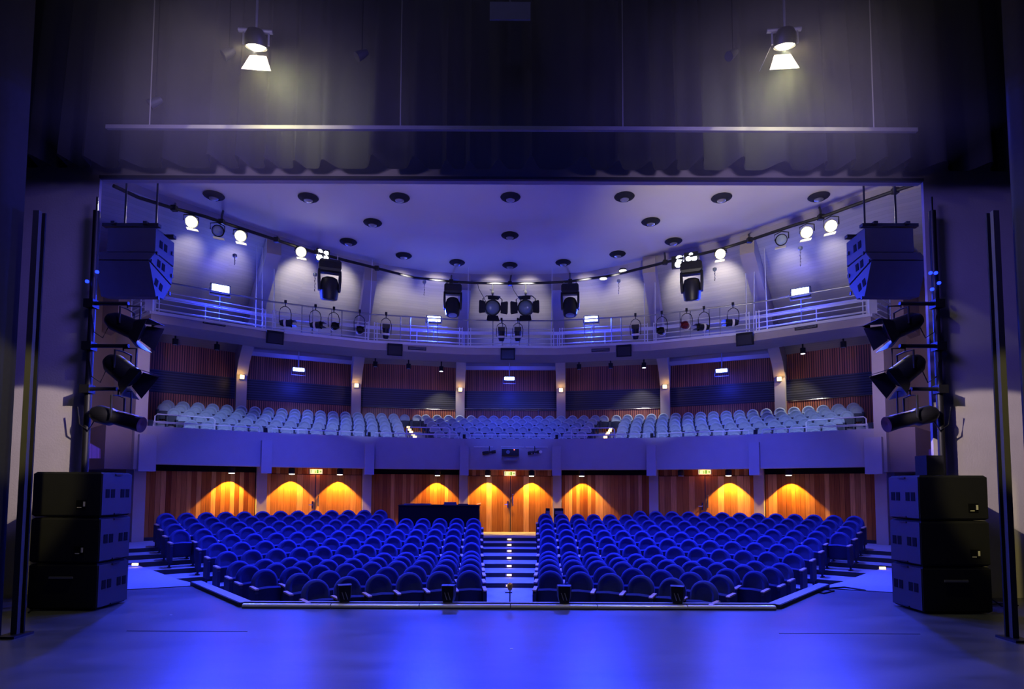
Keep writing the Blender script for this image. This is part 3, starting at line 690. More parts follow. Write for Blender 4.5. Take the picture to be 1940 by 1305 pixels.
# projector and two small spots on the parapet front
p = pol(RB - .42, 0, 3.12)
t = empty('projector', p, 0, 'black projector in a grey cradle on the middle of the balcony front', 'projector')
mb = MB(); mb.box((0, -.1, 0), (.58, .40, .22)); mb.build('body', 'black', t)
mb = MB(); mb.box((0, .08, -.20), (.46, .26, .12)); mb.box((0, .16, .15), (.62, .05, .05)); mb.box((-.30, .1, -.02), (.02, .3, .34)); mb.box((.30, .1, -.02), (.02, .3, .34)); mb.build('cradle', 'grey', t)
mb = MB(); mb.lathe([(.05, -.02), (.065, 0), (.065, .05), (0, .05)], 14); o = mb.build('lens', 'glass', t); o.rotation_euler = (pi / 2, 0, 0); o.location = (-.08, -.30, .0)
mb = MB(); mb.box((.13, -.305, .08), (.035, .012, .025)); mb.build('status_lamp', 'red', t)
def small_spot(px, py, label, white):
    p = at_r(px, py, RB - .2)
    t = empty('small_spot', p, 0, label, 'spotlight')
    mb = MB(Matrix.Rotation(R(82), 4, 'Y')); mb.lathe([(.05, -.24), (.065, -.22), (.06, -.05), (.035, .0), (.035, .06), (.055, .10), (.055, .22), (0, .23)], 14); mb.build('body', 'black', t, 40)
    mb = MB(); mb.tube([(0, .12, .22), (.0, .0, .12), (.0, 0, 0)], .014); mb.build('bracket', 'black', t)
    if white:
        mb = MB(Matrix.Rotation(R(80), 4, 'X')); mb.lathe([(0, .08), (.055, .085), (.055, .10), (0, .105)], 16, (.20, 0, 0)); mb.build('lens', 'flap', t)
        mb = MB(); mb.box((-.10, -.07, .03), (.03, .01, .03)); mb.box((-.10, -.07, -.04), (.03, .01, .03)); mb.box((0, -.07, -.035), (.03, .01, .03)); mb.build('clip', 'chrome', t)
small_spot(927, 857, 'black double-ended spot on the balcony front beside the projector, dark one', False)
small_spot(1013, 857, 'black spot with a pale lens on the balcony front beside the projector', True)
for k, (x0, x1) in enumerate(((898, 934), (949, 992), (996, 1038))):
    a, b = at_r(x0, 845, RB - .03), at_r(x1, 845, RB - .03); a.z = b.z = 3.33; a.y = b.y = RB * cos(R(6.25)) + Z0 - .03
    tag(MB().tube([a, b], .016).build('mounting_pipe', 'white'), 'short pipe on the middle balcony front, %s from the left' % ORD[k + 1], 'pipe', 'pipes on the middle balcony front')

# ================================================================== CEILING DOWNLIGHTS
dl = [(405, 374), (584, 378), (757, 378), (967, 377), (1183, 376), (1367, 378), (1551, 376), (706, 425), (1233, 423), (660, 461), (1276, 460), (966, 449), (765, 487), (866, 500), (966, 505), (1067, 500), (1170, 484)]
where = ['front row, first from the left', 'front row, second from the left', 'front row, third from the left', 'front row, in the middle', 'front row, third from the right', 'front row, second from the right', 'front row, last on the right', 'second row, on the left', 'second row, on the right', 'third row, on the left', 'third row, on the right', 'middle line, second from the front', 'rear row, first from the left', 'rear row, second from the left', 'rear row, in the middle', 'rear row, second from the right', 'rear row, last on the right']
pd = empty('ceiling_downlight')
mb = MB(); mb.lathe([(.27, 0), (.29, -.02), (.27, -.045), (.17, -.10), (.15, -.11), (.14, -.10), (.14, -.02), (0, -.02)], 28); mb.build('rim', 'blackmatte', pd, 40)
mb = MB(); mb.lathe([(0, -.15), (.08, -.14), (.125, -.11), (.125, -.06), (0, -.06)], 24); mb.build('reflector', 'grey', pd, 40)
for (x, y), wv in zip(dl, where):
    p = at_z(x, y, HC - .07); o = dup(pd); o.location = (p.x, p.y, HC); o.scale = (.95, .95, 1.0)
    tag(o, 'round black downlight in the flat ceiling, ' + wv, 'downlight', 'round downlights in the flat ceiling')

# ================================================================== RING PIPE AND ITS LAMPS
rp = [(215, 352), (262, 374), (320, 392), (388, 410), (470, 437), (525, 455), (590, 476), (650, 492), (714, 508), (784, 526), (850, 533), (900, 536), (966, 537), (1030, 536), (1080, 533), (1160, 522), (1260, 497), (1366, 472), (1420, 455), (1500, 428), (1560, 410), (1620, 388), (1700, 360), (1745, 345)]
ZR = 8.9
ring = [at_z(x, y, ZR) for x, y in rp]
def rpos(px):
    """point of the ring pipe that stands at pixel column px"""
    for i in range(len(rp) - 1):
        if rp[i][0] <= px <= rp[i + 1][0]:
            f = (px - rp[i][0]) / (rp[i + 1][0] - rp[i][0]); return at_z(px, rp[i][1] + f * (rp[i + 1][1] - rp[i][1]), ZR)
t = empty('lighting_pipe', (0, 0, 0), 0, 'long curved black lighting pipe hung below the ceiling edge', 'lighting pipe')
mb = MB(); mb.tube(ring, .045, 8); mb.build('pipe', 'black', t, 40)
for px in (1696, 1555, 1420, 1260, 1080, 966, 855, 714, 600, 524, 420, 330):
    p = rpos(px); e2 = min(edge, key=lambda q: abs(q.x / q.y - p.x / p.y)); e2 = Vector((p.x * e2.y / p.y, e2.y, HC - .02)) if abs(px - 966) > 1 else Vector((0, edge[12].y, HC))
    mb = MB(); mb.tube([p, p.lerp(e2, .5), e2 + Vector((0, .06, 0))], .03, 6); mb.box(p + Vector((0, 0, .0)), (.13, .12, .13)); mb.build('hanger', 'black', t)
def hang_rot(p, aim):
    d = Vector(aim) - p; return math.atan2(d.x, -d.y)     # local -Y turns to the aim
def par_can(px, py, lit, label, group, energy=0, aim=None, size=1.0):
    p = rpos(px); q = at_y(px, py, p.y); dz = p.z - q.z
    t = empty('par_lamp', (q.x, q.y, q.z), hang_rot(q, (0, 4, 0)), label, 'stage lamp', group)
    Rm = Matrix.Rotation(R(90 + 22), 4, 'X')
    mb = MB(Rm @ Matrix.Scale(size, 4)); mb.lathe([(0, -.26), (.08, -.25), (.12, -.16), (.14, .0), (.155, .10), (.15, .10), (.13, .02), (0, .0)], 20); mb.build('can', 'blackmatte', t, 40)
    mb = MB(Rm @ Matrix.Scale(size, 4)); mb.lathe([(0, .03), (.13, .035), (.132, .06), (.07, .09), (0, .10)], 20); mb.build('lens', 'bulb' if lit == 1 else ('coolbulb' if lit == 2 else 'glass'), t, 40)
    mb = MB(); mb.tube([(-.17 * size, 0, 0), (-.17 * size, 0, dz * .6), (0, 0, dz * .8), (0, 0, dz)], .014); mb.tube([(.17 * size, 0, 0), (.17 * size, 0, dz * .6), (0, 0, dz * .8)], .014); mb.build('yoke', 'black', t)
    # lower barn door catching the lamp's own light
    mb = MB(); mb.box((0, -.26, -.30), (.26, .24, .012), rx=R(33)); mb.build('barn_door', 'flap', t)
    if energy:
        lamp('SPOT', 'par_beam', q + Vector((0, 0, -.02)) + (Vector(aim) - q).normalized() * .45, aim, energy * .15, WARM, .08, 60, .8)
        lamp('POINT', 'par_glow', q + Vector((0, 0, .1)) + (Vector(aim) - q).normalized() * .30, aim, 3, WARM, .05)
GP = 'lamps on the curved lighting pipe'
par_can(362, 420, 1, 'glowing warm lamp on the curved pipe, first from the left', GP, 500, (-3, 3, 0))
par_can(412, 437, 0, 'unlit lamp with a clear lens between two lit lamps at the left', GP)
par_can(455, 447, 1, 'glowing warm lamp on the curved pipe, second lit one from the left', GP, 500, (-2, 3, 0))
par_can(570, 477, 1, 'glowing warm lamp on the curved pipe, just left of a hanging moving head', GP, 400, (-1, 3, 0))
par_can(1365, 481, 1, 'glowing warm lamp on the curved pipe, just right of a hanging moving head', GP, 400, (1, 3, 0))
par_can(1481, 454, 0, 'unlit lamp with a clear lens left of two glowing lamps at the right', GP)
par_can(1529, 440, 1, 'glowing warm lamp on the curved pipe, second from the right', GP, 500, (2, 3, 0))
par_can(1575, 428, 1, 'glowing warm lamp on the curved pipe, last on the right', GP, 500, (3, 3, 0))
def quad_lamp(px, py, label, pts):
    p = rpos(px); q = at_y(px, py, p.y)
    t = empty('blinder', (q.x, q.y, q.z), hang_rot(q, (0, 4, 0)), label, 'stage lamp')
    mb = MB(); mb.box((0, .08, 0), (.40, .14, .36)); mb.tube([(0, .08, .1), (0, .08, p.z - q.z)], .016); mb.build('housing', 'black', t)
    for x, z, r in pts:
        mb = MB(Matrix.Translation((x, 0, z)) @ Matrix.Rotation(pi / 2, 4, 'X')); mb.lathe([(0, -.02), (r, 0), (r * .7, .03), (0, .045)], 14); mb.build('bulb', 'coolbulb', t, 40)
quad_lamp(612, 483, 'four-eyed cool white lamp above the left moving head', [(-.09, .09, .075), (.09, .07, .07), (-.10, -.09, .085), (.09, -.08, .07)])
quad_lamp(1309, 488, 'three-eyed cool white lamp above the right moving head', [(-.07, -.02, .08), (.09, -.03, .085), (0, .10, .055)])
quad_lamp(1285, 495, 'two-eyed white lamp on the pipe left of the right moving head', [(.03, .08, .10), (0, -.09, .10)])
for k, (x, y) in enumerate(((1143, 527), (1180, 512))):
    p = rpos(x); q = at_y(x, y, p.y)
    t = empty('flat_lamp', q, 0, 'small flat lamp with a bright face on the pipe right of centre, %s one' % ('lower', 'upper')[k], 'stage lamp')
    mb = MB(); mb.lathe([(.10, .05), (.14, 0), (.13, -.01), (0, -.01)], 16); mb.build('shade', 'black', t, 40)
    mb = MB(); mb.lathe([(0, -.03), (.12, -.02), (.12, -.012), (0, -.012)], 16); mb.build('lens', 'disc', t)

def moving_head(px, py, dy, label, tilt, size=1.0):
    """hung at pipe column px; py = pixel row of the centre of the whole fixture, dy = its height in pixels"""
    p = rpos(px); q = at_y(px, py - dy / 2, p.y); q2 = at_y(px, py + dy / 2, p.y); H = (q.z - q2.z)
    t = empty('moving_head', (q.x, q.y, q.z), hang_rot(q, (0, 4, 0)), label, 'moving light', 'moving heads on the curved pipe')
    W = H * .52
    mb = MB(); mb.tube([(-W * .35, 0, -.02), (-W * .35, 0, p.z - q.z + .05)], .02); mb.tube([(W * .35, 0, -.02), (W * .35, 0, p.z - q.z + .05)], .02); mb.build('clamp', 'chrome', t)
    mb = MB(); mb.loft([[(-W * .42, -W * .3, 0), (W * .42, -W * .3, 0), (W * .42, W * .3, 0), (-W * .42, W * .3, 0)], [(-W * .5, -W * .36, -H * .06), (W * .5, -W * .36, -H * .06), (W * .5, W * .36, -H * .06), (-W * .5, W * .36, -H * .06)], [(-W * .5, -W * .36, -H * .22), (W * .5, -W * .36, -H * .22), (W * .5, W * .36, -H * .22), (-W * .5, W * .36, -H * .22)], [(-W * .4, -W * .3, -H * .28), (W * .4, -W * .3, -H * .28), (W * .4, W * .3, -H * .28), (-W * .4, W * .3, -H * .28)]]); mb.build('base', 'black', t)
    mb = MB()
    for s in (-1, 1):
        mb.loft([[(s * W * .48 - .03, -.1, -H * .24), (s * W * .48 + .03, -.1, -H * .24), (s * W * .48 + .03, .1, -H * .24), (s * W * .48 - .03, .1, -H * .24)],
                 [(s * W * .47 - .04, -.13, -H * .5), (s * W * .47 + .04, -.13, -H * .5), (s * W * .47 + .04, .13, -H * .5), (s * W * .47 - .04, .13, -H * .5)],
                 [(s * W * .46 - .03, -.09, -H * .74), (s * W * .46 + .03, -.09, -H * .74), (s * W * .46 + .03, .09, -H * .74), (s * W * .46 - .03, .09, -H * .74)]])
    mb.box((0, 0, -H * .275), (W * .98, .18, H * .06)); mb.build('yoke', 'black', t)
    mb = MB(Matrix.Translation((0, 0, -H * .64)) @ Matrix.Rotation(R(tilt), 4, 'X') @ Matrix.Rotation(R(45), 4, 'Z'))
    r = W * .40
    prof = [(r * .45, H * .24), (r * .85, H * .20), (r * 1.04, H * .08), (r * 1.06, -H * .16), (r * .96, -H * .30), (r * .75, -H * .32)]
    mb.lathe([(0, H * .24)] + prof + [(0, -H * .31)], 14); hd = mb.build('head', 'black', t, 35)
    mb = MB(Matrix.Translation((0, 0, -H * .64)) @ Matrix.Rotation(R(tilt), 4, 'X')); mb.lathe([(0, -H * .325), (r * .62, -H * .32), (r * .66, -H * .30), (0, -H * .30)], 20); mb.build('lens', 'glass', t, 40)
moving_head(625, 533, 76, 'large black moving head on the curved pipe, far left', 12)
moving_head(858, 571, 62, 'black moving head on the curved pipe, left of the two barn-door spots', -15)
moving_head(1080, 571, 62, 'black moving head on the curved pipe, right of the two barn-door spots', -15)
moving_head(1310, 535, 74, 'large black moving head on the curved pipe, far right', 14)

def fresnel(px, py, label, lean):
    p = rpos(px); q = at_y(px, py, p.y); dz = p.z - q.z
    t = empty('fresnel_spot', q, hang_rot(q, (px * 0, 4, 0)) + lean, label, 'spotlight', 'barn-door spots on the middle of the pipe')
    Rm = Matrix.Rotation(R(90 + 12), 4, 'X')
    mb = MB(Rm); mb.lathe([(0, -.34), (.15, -.33), (.26, -.24), (.28, .0), (.27, .12), (.25, .12), (.24, .04), (0, .04)], 24); mb.build('housing', 'black', t, 40)
    mb = MB(Rm); mb.lathe([(0, .15), (.10, .14), (.20, .10), (.235, .05), (0, .04)], 24); mb.build('lens', 'fresnel', t, 40)
    mb = MB(); mb.tube([(-.31, 0, -.02), (-.33, 0, .30), (-.22, 0, .40), (0, 0, .42), (.22, 0, .40), (.33, 0, .30), (.31, 0, -.02)], .017); mb.tube([(0, 0, .42), (0, 0, dz)], .022); mb.box((0, 0, .52), (.08, .06, .12)); mb.tube([(-.1, 0, .62), (.02, 0, .62)], .012); mb.build('yoke', 'black', t)
    for k in range(4):
        a = k * pi / 2
        base = Matrix.Rotation(R(12), 4, 'X') @ Matrix.Rotation(a, 4, 'Y')
        w1, w2, L = .18, .22, .23
        mb = MB(base @ Matrix.Translation((0, -.14, .26)) @ Matrix.Rotation(R((-22, -62, -50, -62)[k]), 4, 'X'))
        mb.prism([(-w1, 0, 0), (w1, 0, 0), (w2, -L, 0), (w2 * .8, -L - .03, 0), (-w2 * .8, -L - .03, 0), (-w2, -L, 0)], (0, 0, .006)); mb.build('barn_door', 'black', t)
    mb = MB(); mb.tube([(0, .3, 0), (-.15, .35, .25), (-.45, .2, .7), (-.5, .1, dz + .0)], .010); mb.build('cable', 'black', t)
fresnel(933, 583, 'round-lens spot with open barn doors, left of the centre pair', .12)
fresnel(996, 583, 'round-lens spot with open barn doors, right of the centre pair', -.12)

# small spots clamped to the catwalk rail
def rail_spot(px, py, label, look, mt='black'):
    p = at_r(px, py, RC - .22); ztop = zc1 + .92
    t = empty('rail_spot', p, -R(ang(p)), label, 'spotlight', 'small spots on the catwalk rail')
    dz = ztop - p.z
    mb = MB(); mb.tube([(-.17, 0, 0), (-.18, 0, dz * .45), (-.14, 0, dz * .66), (-.06, 0, dz * .76), (0, 0, dz * .78), (.06, 0, dz * .76), (.14, 0, dz * .66), (.18, 0, dz * .45), (.17, 0, 0)], .012); mb.tube([(0, 0, dz * .78), (0, 0, dz)], .014); mb.box((0, .03, dz), (.07, .09, .10)); mb.build('yoke', 'black', t)
    Rm = Matrix.Rotation(look, 4, 'Z') @ Matrix.Rotation(R(90), 4, 'X') if look is not None else Matrix.Rotation(R(15), 4, 'X')
    mb = MB(Rm); mb.lathe([(0, -.16), (.08, -.15), (.11, -.06), (.11, .10), (.13, .20), (.12, .20), (.10, .10), (0, .10)], 16); mb.build('body', mt, t, 40)
    mb = MB(Rm); mb.lathe([(.113, -.03), (.125, -.02), (.125, .03), (.113, .04)], 16); mb.build('collar', 'flap', t, 40)
    mb = MB(Rm @ Matrix.Translation((0, 0, .27))); mb.box((0, .07, 0), (.24, .008, .14)); mb.box((0, -.07, 0), (.24, .008, .14)); mb.build('barn_door', 'black' if mt == 'black' else mt, t)
for k, (x, y, lk, mt_) in enumerate(((540, 612, 1.2, 'black'), (597, 616, 1.0, 'black'), (632, 620, .1, 'black'), (681, 627, .0, 'black'), (731, 633, None, 'black'), (950, 638, None, 'black'), (981, 638, None, 'black'), (1204, 634, None, 'black'), (1254, 629, -.1, 'black'), (1301, 618, -.2, 'redgel'), (1334, 620, -1.0, 'black'), (1389, 611, -1.2, 'black'))):
    rail_spot(x, y, 'small spot clamped to the catwalk rail, %s from the left' % ORD[k + 1], lk, mt_)

# unseen warm spots added near the pipe to light the slope, two per bay
for i, mth in enumerate(bay):
    for dt in (-2.6, 2.6):
        lamp('SPOT', 'slope_fill', pol(13.1, mth + dt * .8, 8.7), pol(18.2, mth + dt, 9.42), 1250 if 0 < i < 6 else 450, (1, .93, .86), .12, 30, 1.0)

# hoist wires and glinting chains between pipe and catwalk
for k, (x0, x1, ya, yb) in enumerate(((505, 505, 455, 590), (527, 527, 462, 600), (493, 493, 520, 585), (709, 703, 512, 600), (888, 888, 540, 615), (1045, 1043, 540, 615), (1217, 1217, 515, 610), (1237, 1237, 508, 600), (1405, 1407, 465, 590), (1422, 1420, 470, 590), (1441, 1445, 480, 585))):
    a = at_r(x0, ya, 14.2); b = at_r(x1, yb, 14.2); b.z = zc1; a.z = 9.75; b = pol(14.9, ang(b), zc1 + .02); a = pol(14.9, ang(a), 9.75 if abs(ang(a)) < 30 else 9.55)
    tag(MB().tube([a, b], .014, 6).build('suspension_rod', 'white'), 'thin pale rod hanging down to the catwalk, %s from the left' % ORD[k + 1], 'rod', 'rods between ceiling and catwalk')
for k, (x, ya, yb) in enumerate(((597, 518, 552), (804, 532, 560), (1172, 530, 557), (1354, 508, 532), (1516, 468, 505), (445, 482, 502))):
    a = at_r(x, ya, 13.2); b = at_r(x, yb, 13.2)
    t = empty('safety_chain', a, 0, 'short glinting chain below the curved pipe, %s' % ('left of the moving head', 'left of centre', 'right of centre', 'right of the moving head', 'far right', 'far left')[k], 'chain')
    H = a.z - b.z
    mb = MB(); mb.lathe([(0, .05), (.06, .02), (.06, -.05), (0, -.09)], 10, (0, 0, -.02)); mb.build('bulb', 'glass', t, 40)
    mb = MB()
    mb.tube([(.012 * sin(i * 2.1), 0, -H * i / 12) for i in range(13)], [.008 + .008 * (i % 2) for i in range(13)], 6); mb.build('links', 'chrome', t)

# ================================================================== STALLS FITTINGS
# step lights of the centre aisle
for k, e in enumerate(edges):
    z = (zs[k] + ([-.41] + zs)[k]) / 2
    t = empty('aisle_step_light', (-.03, Z0 + e - .01, z), 0, 'small amber light on the centre aisle riser, %s from the stage' % ORD[k + 1], 'light', 'step lights of the centre aisle')
    mb = MB(); mb.box((0, 0, 0), (.16, .02, .06)); mb.build('housing', 'grey', t)
    mb = MB(); mb.box((.01, -.014, 0), (.11, .012, .035)); mb.build('lens', 'stepl', t)
    lamp('POINT', 'aisle_glow', (0, Z0 + e - .12, z + .02), (0, 0, 0), .15, (1, .62, .25), .02)
for k, (x, y, z) in enumerate(((256, 1069, .17), (1679, 1061, .20), (1672, 1076, .13))):
    p = at_z(x, y, z)
    tag(MB().box(p, (.12, .04, .05)).build('step_light', 'stepl'), 'small glowing light low on the side steps, %s' % ('beside the left speaker stack', 'upper one beside the right speaker stack', 'lower one beside the right speaker stack')[k], 'light')
# mixing desk behind the tenth row
d0, d1 = at_y(755, 958, 18.75), at_y(907, 958, 18.75); zt = d0.z
t = empty('mixing_desk', ((d0.x + d1.x) / 2, 19.1, .25), 0, 'long black draped mixing desk between the rear seats and the wood wall', 'desk')
Wd = d1.x - d0.x
mb = MB(); mb.box((0, 0, (zt - .25) / 2), (Wd, .7, zt - .25)); mb.build('drape', 'cloth', t)
mb = MB(); mb.box((0, 0, zt - .25 + .012), (Wd + .04, .74, .025)); mb.build('worktop', 'blackmatte', t)
def onbox(name, px0, px1, py0, Y, mt, label, cat, depth=.35, z=None):
    a, b = at_y(px0, py0, Y), at_y(px1, py0, Y); z0 = zt + .025 if z is None else z
    t = empty(name, ((a.x + b.x) / 2, Y, z0), 0, label, cat); w_, h_ = b.x - a.x, a.z - z0
    mb = MB(); mb.loft([[(-w_ / 2, -.02, 0), (w_ / 2, -.02, 0), (w_ / 2, depth, 0), (-w_ / 2, depth, 0)], [(-w_ / 2 + .01, .0, h_), (w_ / 2 - .01, .0, h_), (w_ / 2 - .01, depth - .02, h_), (-w_ / 2 + .01, depth - .02, h_)]]); mb.build('body', mt, t)
    mb = MB(); mb.box((0, .0, h_ * .85), (w_ * .8, .05, h_ * .12)); mb.build('edge_strip', 'grey', t); return t
onbox('mixing_console', 765, 815, 954, 18.95, 'laptop', 'low flat mixing console on the left half of the black desk', 'console')
onbox('laptop', 841, 865, 951, 18.95, 'laptop', 'dark laptop with raised lid on the black desk', 'laptop', .05)
onbox('monitor_screen', 868, 887, 954, 18.95, 'black', 'small black screen on the right end of the black desk', 'screen', .06)
tp = at_y(907, 955, 18.85)
tag(MB().tube([tp + Vector((-.06, 0, .0)), tp + Vector((.06, .1, .03))], .012).build('pen', 'red'), 'thin stick lying over the right corner of the black desk', 'stick')
onbox('equipment_case', 1050, 1068, 963, 19.3, 'blackmatte', 'black equipment case right of the aisle behind the last seats', 'case', .3, .36)
onbox('equipment_case', 1034, 1042, 963, 19.3, 'blackmatte', 'narrow black case beside the aisle behind the last seats', 'case', .2, .36)

# pale tube along the stage edge
bx = [461, 628, 795, 967, 1131, 1301, 1468]
for k in range(6):
    a, b = at_y(bx[k], 1143, 9.07).x, at_y(bx[k + 1], 1143, 9.07).x
    t = empty('edge_tube', ((a + b) / 2, 9.06, ST), 0, 'pale rounded cover strip along the stage edge, %s piece from the left' % ORD[k + 1], 'cover strip', 'cover strips along the stage edge')
    L = (b - a) / 2 - .006
    prof = [(-.05, .012), (-.055, .03), (-.045, .05), (-.02, .062), (.02, .064), (.04, .05), (.04, .012)]
    mb = MB(); mb.loft([[(x, y, z) for y, z in prof] for x in (-L, L)]); mb.build('tube', 'cream', t, 50)
    mb = MB(); mb.box((0, 0, .006), (L * 2, .10, .012)); mb.build('foot', 'black', t)
# four small front-fill speakers on the edge
for k, (x, rz) in enumerate(((652, .35), (849, .0), (1069, -.08), (1284, -.3))):
    p = at_y(x, 1137, 9.2)
    t = empty('fill_speaker', (p.x, 9.21, ST + .075), rz, 'small black speaker box on the stage edge, %s from the left' % ORD[k + 1], 'speaker', 'small speakers on the stage edge')
    mb = MB(); a = [(-.085, -.09, 0), (.085, -.09, 0), (.11, .09, .02), (-.11, .09, .02)]
    mb.loft([[(q[0] * .8, q[1], 0) for q in a], [(q[0] * 1.0, q[1], .08) for q in a], [(q[0] * 1.05, q[1], .22) for q in a], [(q[0] * 1.0, q[1] * .98, .245) for q in a]]); mb.build('cabinet', 'black', t)
    mb = MB()
    for s in (-1, 1): mb.tube([(s * .025 - .02, -.095, .15), (s * .025, -.105, .09), (s * .025 + .015, -.095, .04)], .006)
    mb.build('cable_plug', 'grey', t)
    mb = MB(); mb.box((0, 0, .246), (.20, .17, .006)); mb.build('lid', 'spk', t)
# low lamp on a round foot in the centre
p = at_z(966, 1146, ST)
t = empty('marker_lamp', (p.x, p.y - .08, ST), 0, 'low lamp with an amber bulb on a round foot at the stage edge', 'lamp')
mb = MB(); mb.lathe([(.0, 0), (.075, 0), (.078, .015), (.06, .03), (.0, .032)], 20); mb.build('foot', 'black', t, 40)
mb = MB(); mb.tube([(0, 0, .03), (0, 0, .24)], .009); mb.build('stem', 'black', t)
mb = MB(); mb.box((-.02, 0, .205), (.11, .02, .015)); mb.build('clip', 'black', t)
mb = MB(); mb.lathe([(0, .235), (.025, .24), (.04, .275), (.046, .31), (.035, .345), (0, .36)], 16); mb.build('bulb', mat('amber_glass', (.75, .38, .10), .2, .3), t, 60)
p = at_z(969, 1229, ST)
tag(MB().box((p.x, p.y, ST + .003), (.035, .035, .004)).build('floor_sticker', 'white'), 'tiny white square sticker on the stage floor near the centre', 'sticker')
p = at_z(324, 1165, ST)
tag(MB().box((p.x, p.y, ST + .003), (.03, .02, .004)).build('floor_sticker', 'white'), 'tiny white scrap on the stage floor at the left', 'sticker')

# ================================================================== SPEAKER STACKS
def cabinet_stack(sx):
    x0, x1 = 6.03, 7.03; y0, y1 = 8.76, 9.46
    bot = ST + .02; H = .66
    for k in range(3):
        z = bot + k * (H + .012)
        nm = ('lowest', 'middle', 'top')[k]
        t = empty('bass_speaker', (sx * (x0 + x1) / 2, (y0 + y1) / 2, z), 0, '%s bass speaker cabinet of the %s stack at the stage side' % (nm, SIDEN(sx)), 'speaker', 'bass speakers of the %s stack' % SIDEN(sx))
        w_, d_ = (x1 - x0) / 2, (y1 - y0) / 2
        mb = MB(); c = .03
        mb.loft([[(-w_ + c, -d_ + c, 0), (w_ - c, -d_ + c, 0), (w_ - c, d_ - c, 0), (-w_ + c, d_ - c, 0)], [(-w_, -d_, .03), (w_, -d_, .03), (w_, d_, .03), (-w_, d_, .03)], [(-w_, -d_, H - .03), (w_, -d_, H - .03), (w_, d_, H - .03), (-w_, d_, H - .03)], [(-w_ + c, -d_ + c, H), (w_ - c, -d_ + c, H), (w_ - c, d_ - c, H), (-w_ + c, d_ - c, H)]])
        mb.build('cabinet', 'blackmatte', t)
        xi = -sx * (w_ + .006)
        mb = MB(); mb.box((xi, 0, H / 2), (.012, d_ * 2 - .03, H - .05)); mb.build('side_panel', 'spk', t)
        for yy in (-.22, -.10, .12, .24):
            mb = MB(); mb.box((xi - sx * .008, yy, H * .52), (.006, .085, .13)); mb.build('port', 'hole', t)
        for zz in (.035, H - .035):
            mb = MB(); mb.box((xi - sx * .01, .02, zz), (.02, .16, .022)); mb.build('latch', 'black', t)
        xh = sx * .28 if sx > 0 else .22
        if k: 
            mb = MB(); mb.box((xh, -d_ - .004, .18), (.14, .01, .13)); mb.build('cable_panel', 'hole', t)
            mb = MB(); mb.box((xh + .05, -d_ - .012, .19), (.025, .01, .07)); mb.box((xh - .02, -d_ - .012, .14), (.06, .01, .012)); mb.build('socket', 'flap', t)
        else:
            mb = MB(); mb.box((-.02, -d_ - .01, H * .70), (.34, .03, .03)); mb.build('handle', 'grey', t)
for sx in (-1, 1): cabinet_stack(sx)
p = at_y(1770, 905, 9.1)
tag(MB().box((p.x, 9.2, ST + .02 + 3 * .672 + .15), (.26, .26, .30)).build('monitor_speaker', 'blackmatte'), 'small black speaker box on top of the right stack', 'speaker')
# loose cables behind the right stack
p = at_z(1885, 1160, ST)
tag(MB().tube([(7.2, 9.62, 1.2), (7.32, 9.55, .7), (7.4, 9.5, .35), (7.6, 9.3, ST + .02), (7.9, 9.35, ST + .02), (7.75, 9.5, ST + .02), (7.5, 9.4, ST + .02)], .012, 6).build('cable', 'black'), 'black cable trailing down behind the right speaker stack', 'cable')
pts = [at_z(x, y, ST + .012) for x, y in ((1535, 1118), (1560, 1124), (1580, 1119), (1558, 1115), (1600, 1112), (1640, 1118))]
tag(MB().tube(pts, .014, 6).build('cable', 'black'), 'short black cable lying beside the right end of the pit kerb', 'cable')
pts = [at_z(x, y, ST + .012) for x, y in ((54, 1160), (75, 1140), (66, 1148))]
tag(MB().tube(pts, .012, 6).build('cable', 'black'), 'thin cable on the floor beside the left wall', 'cable')

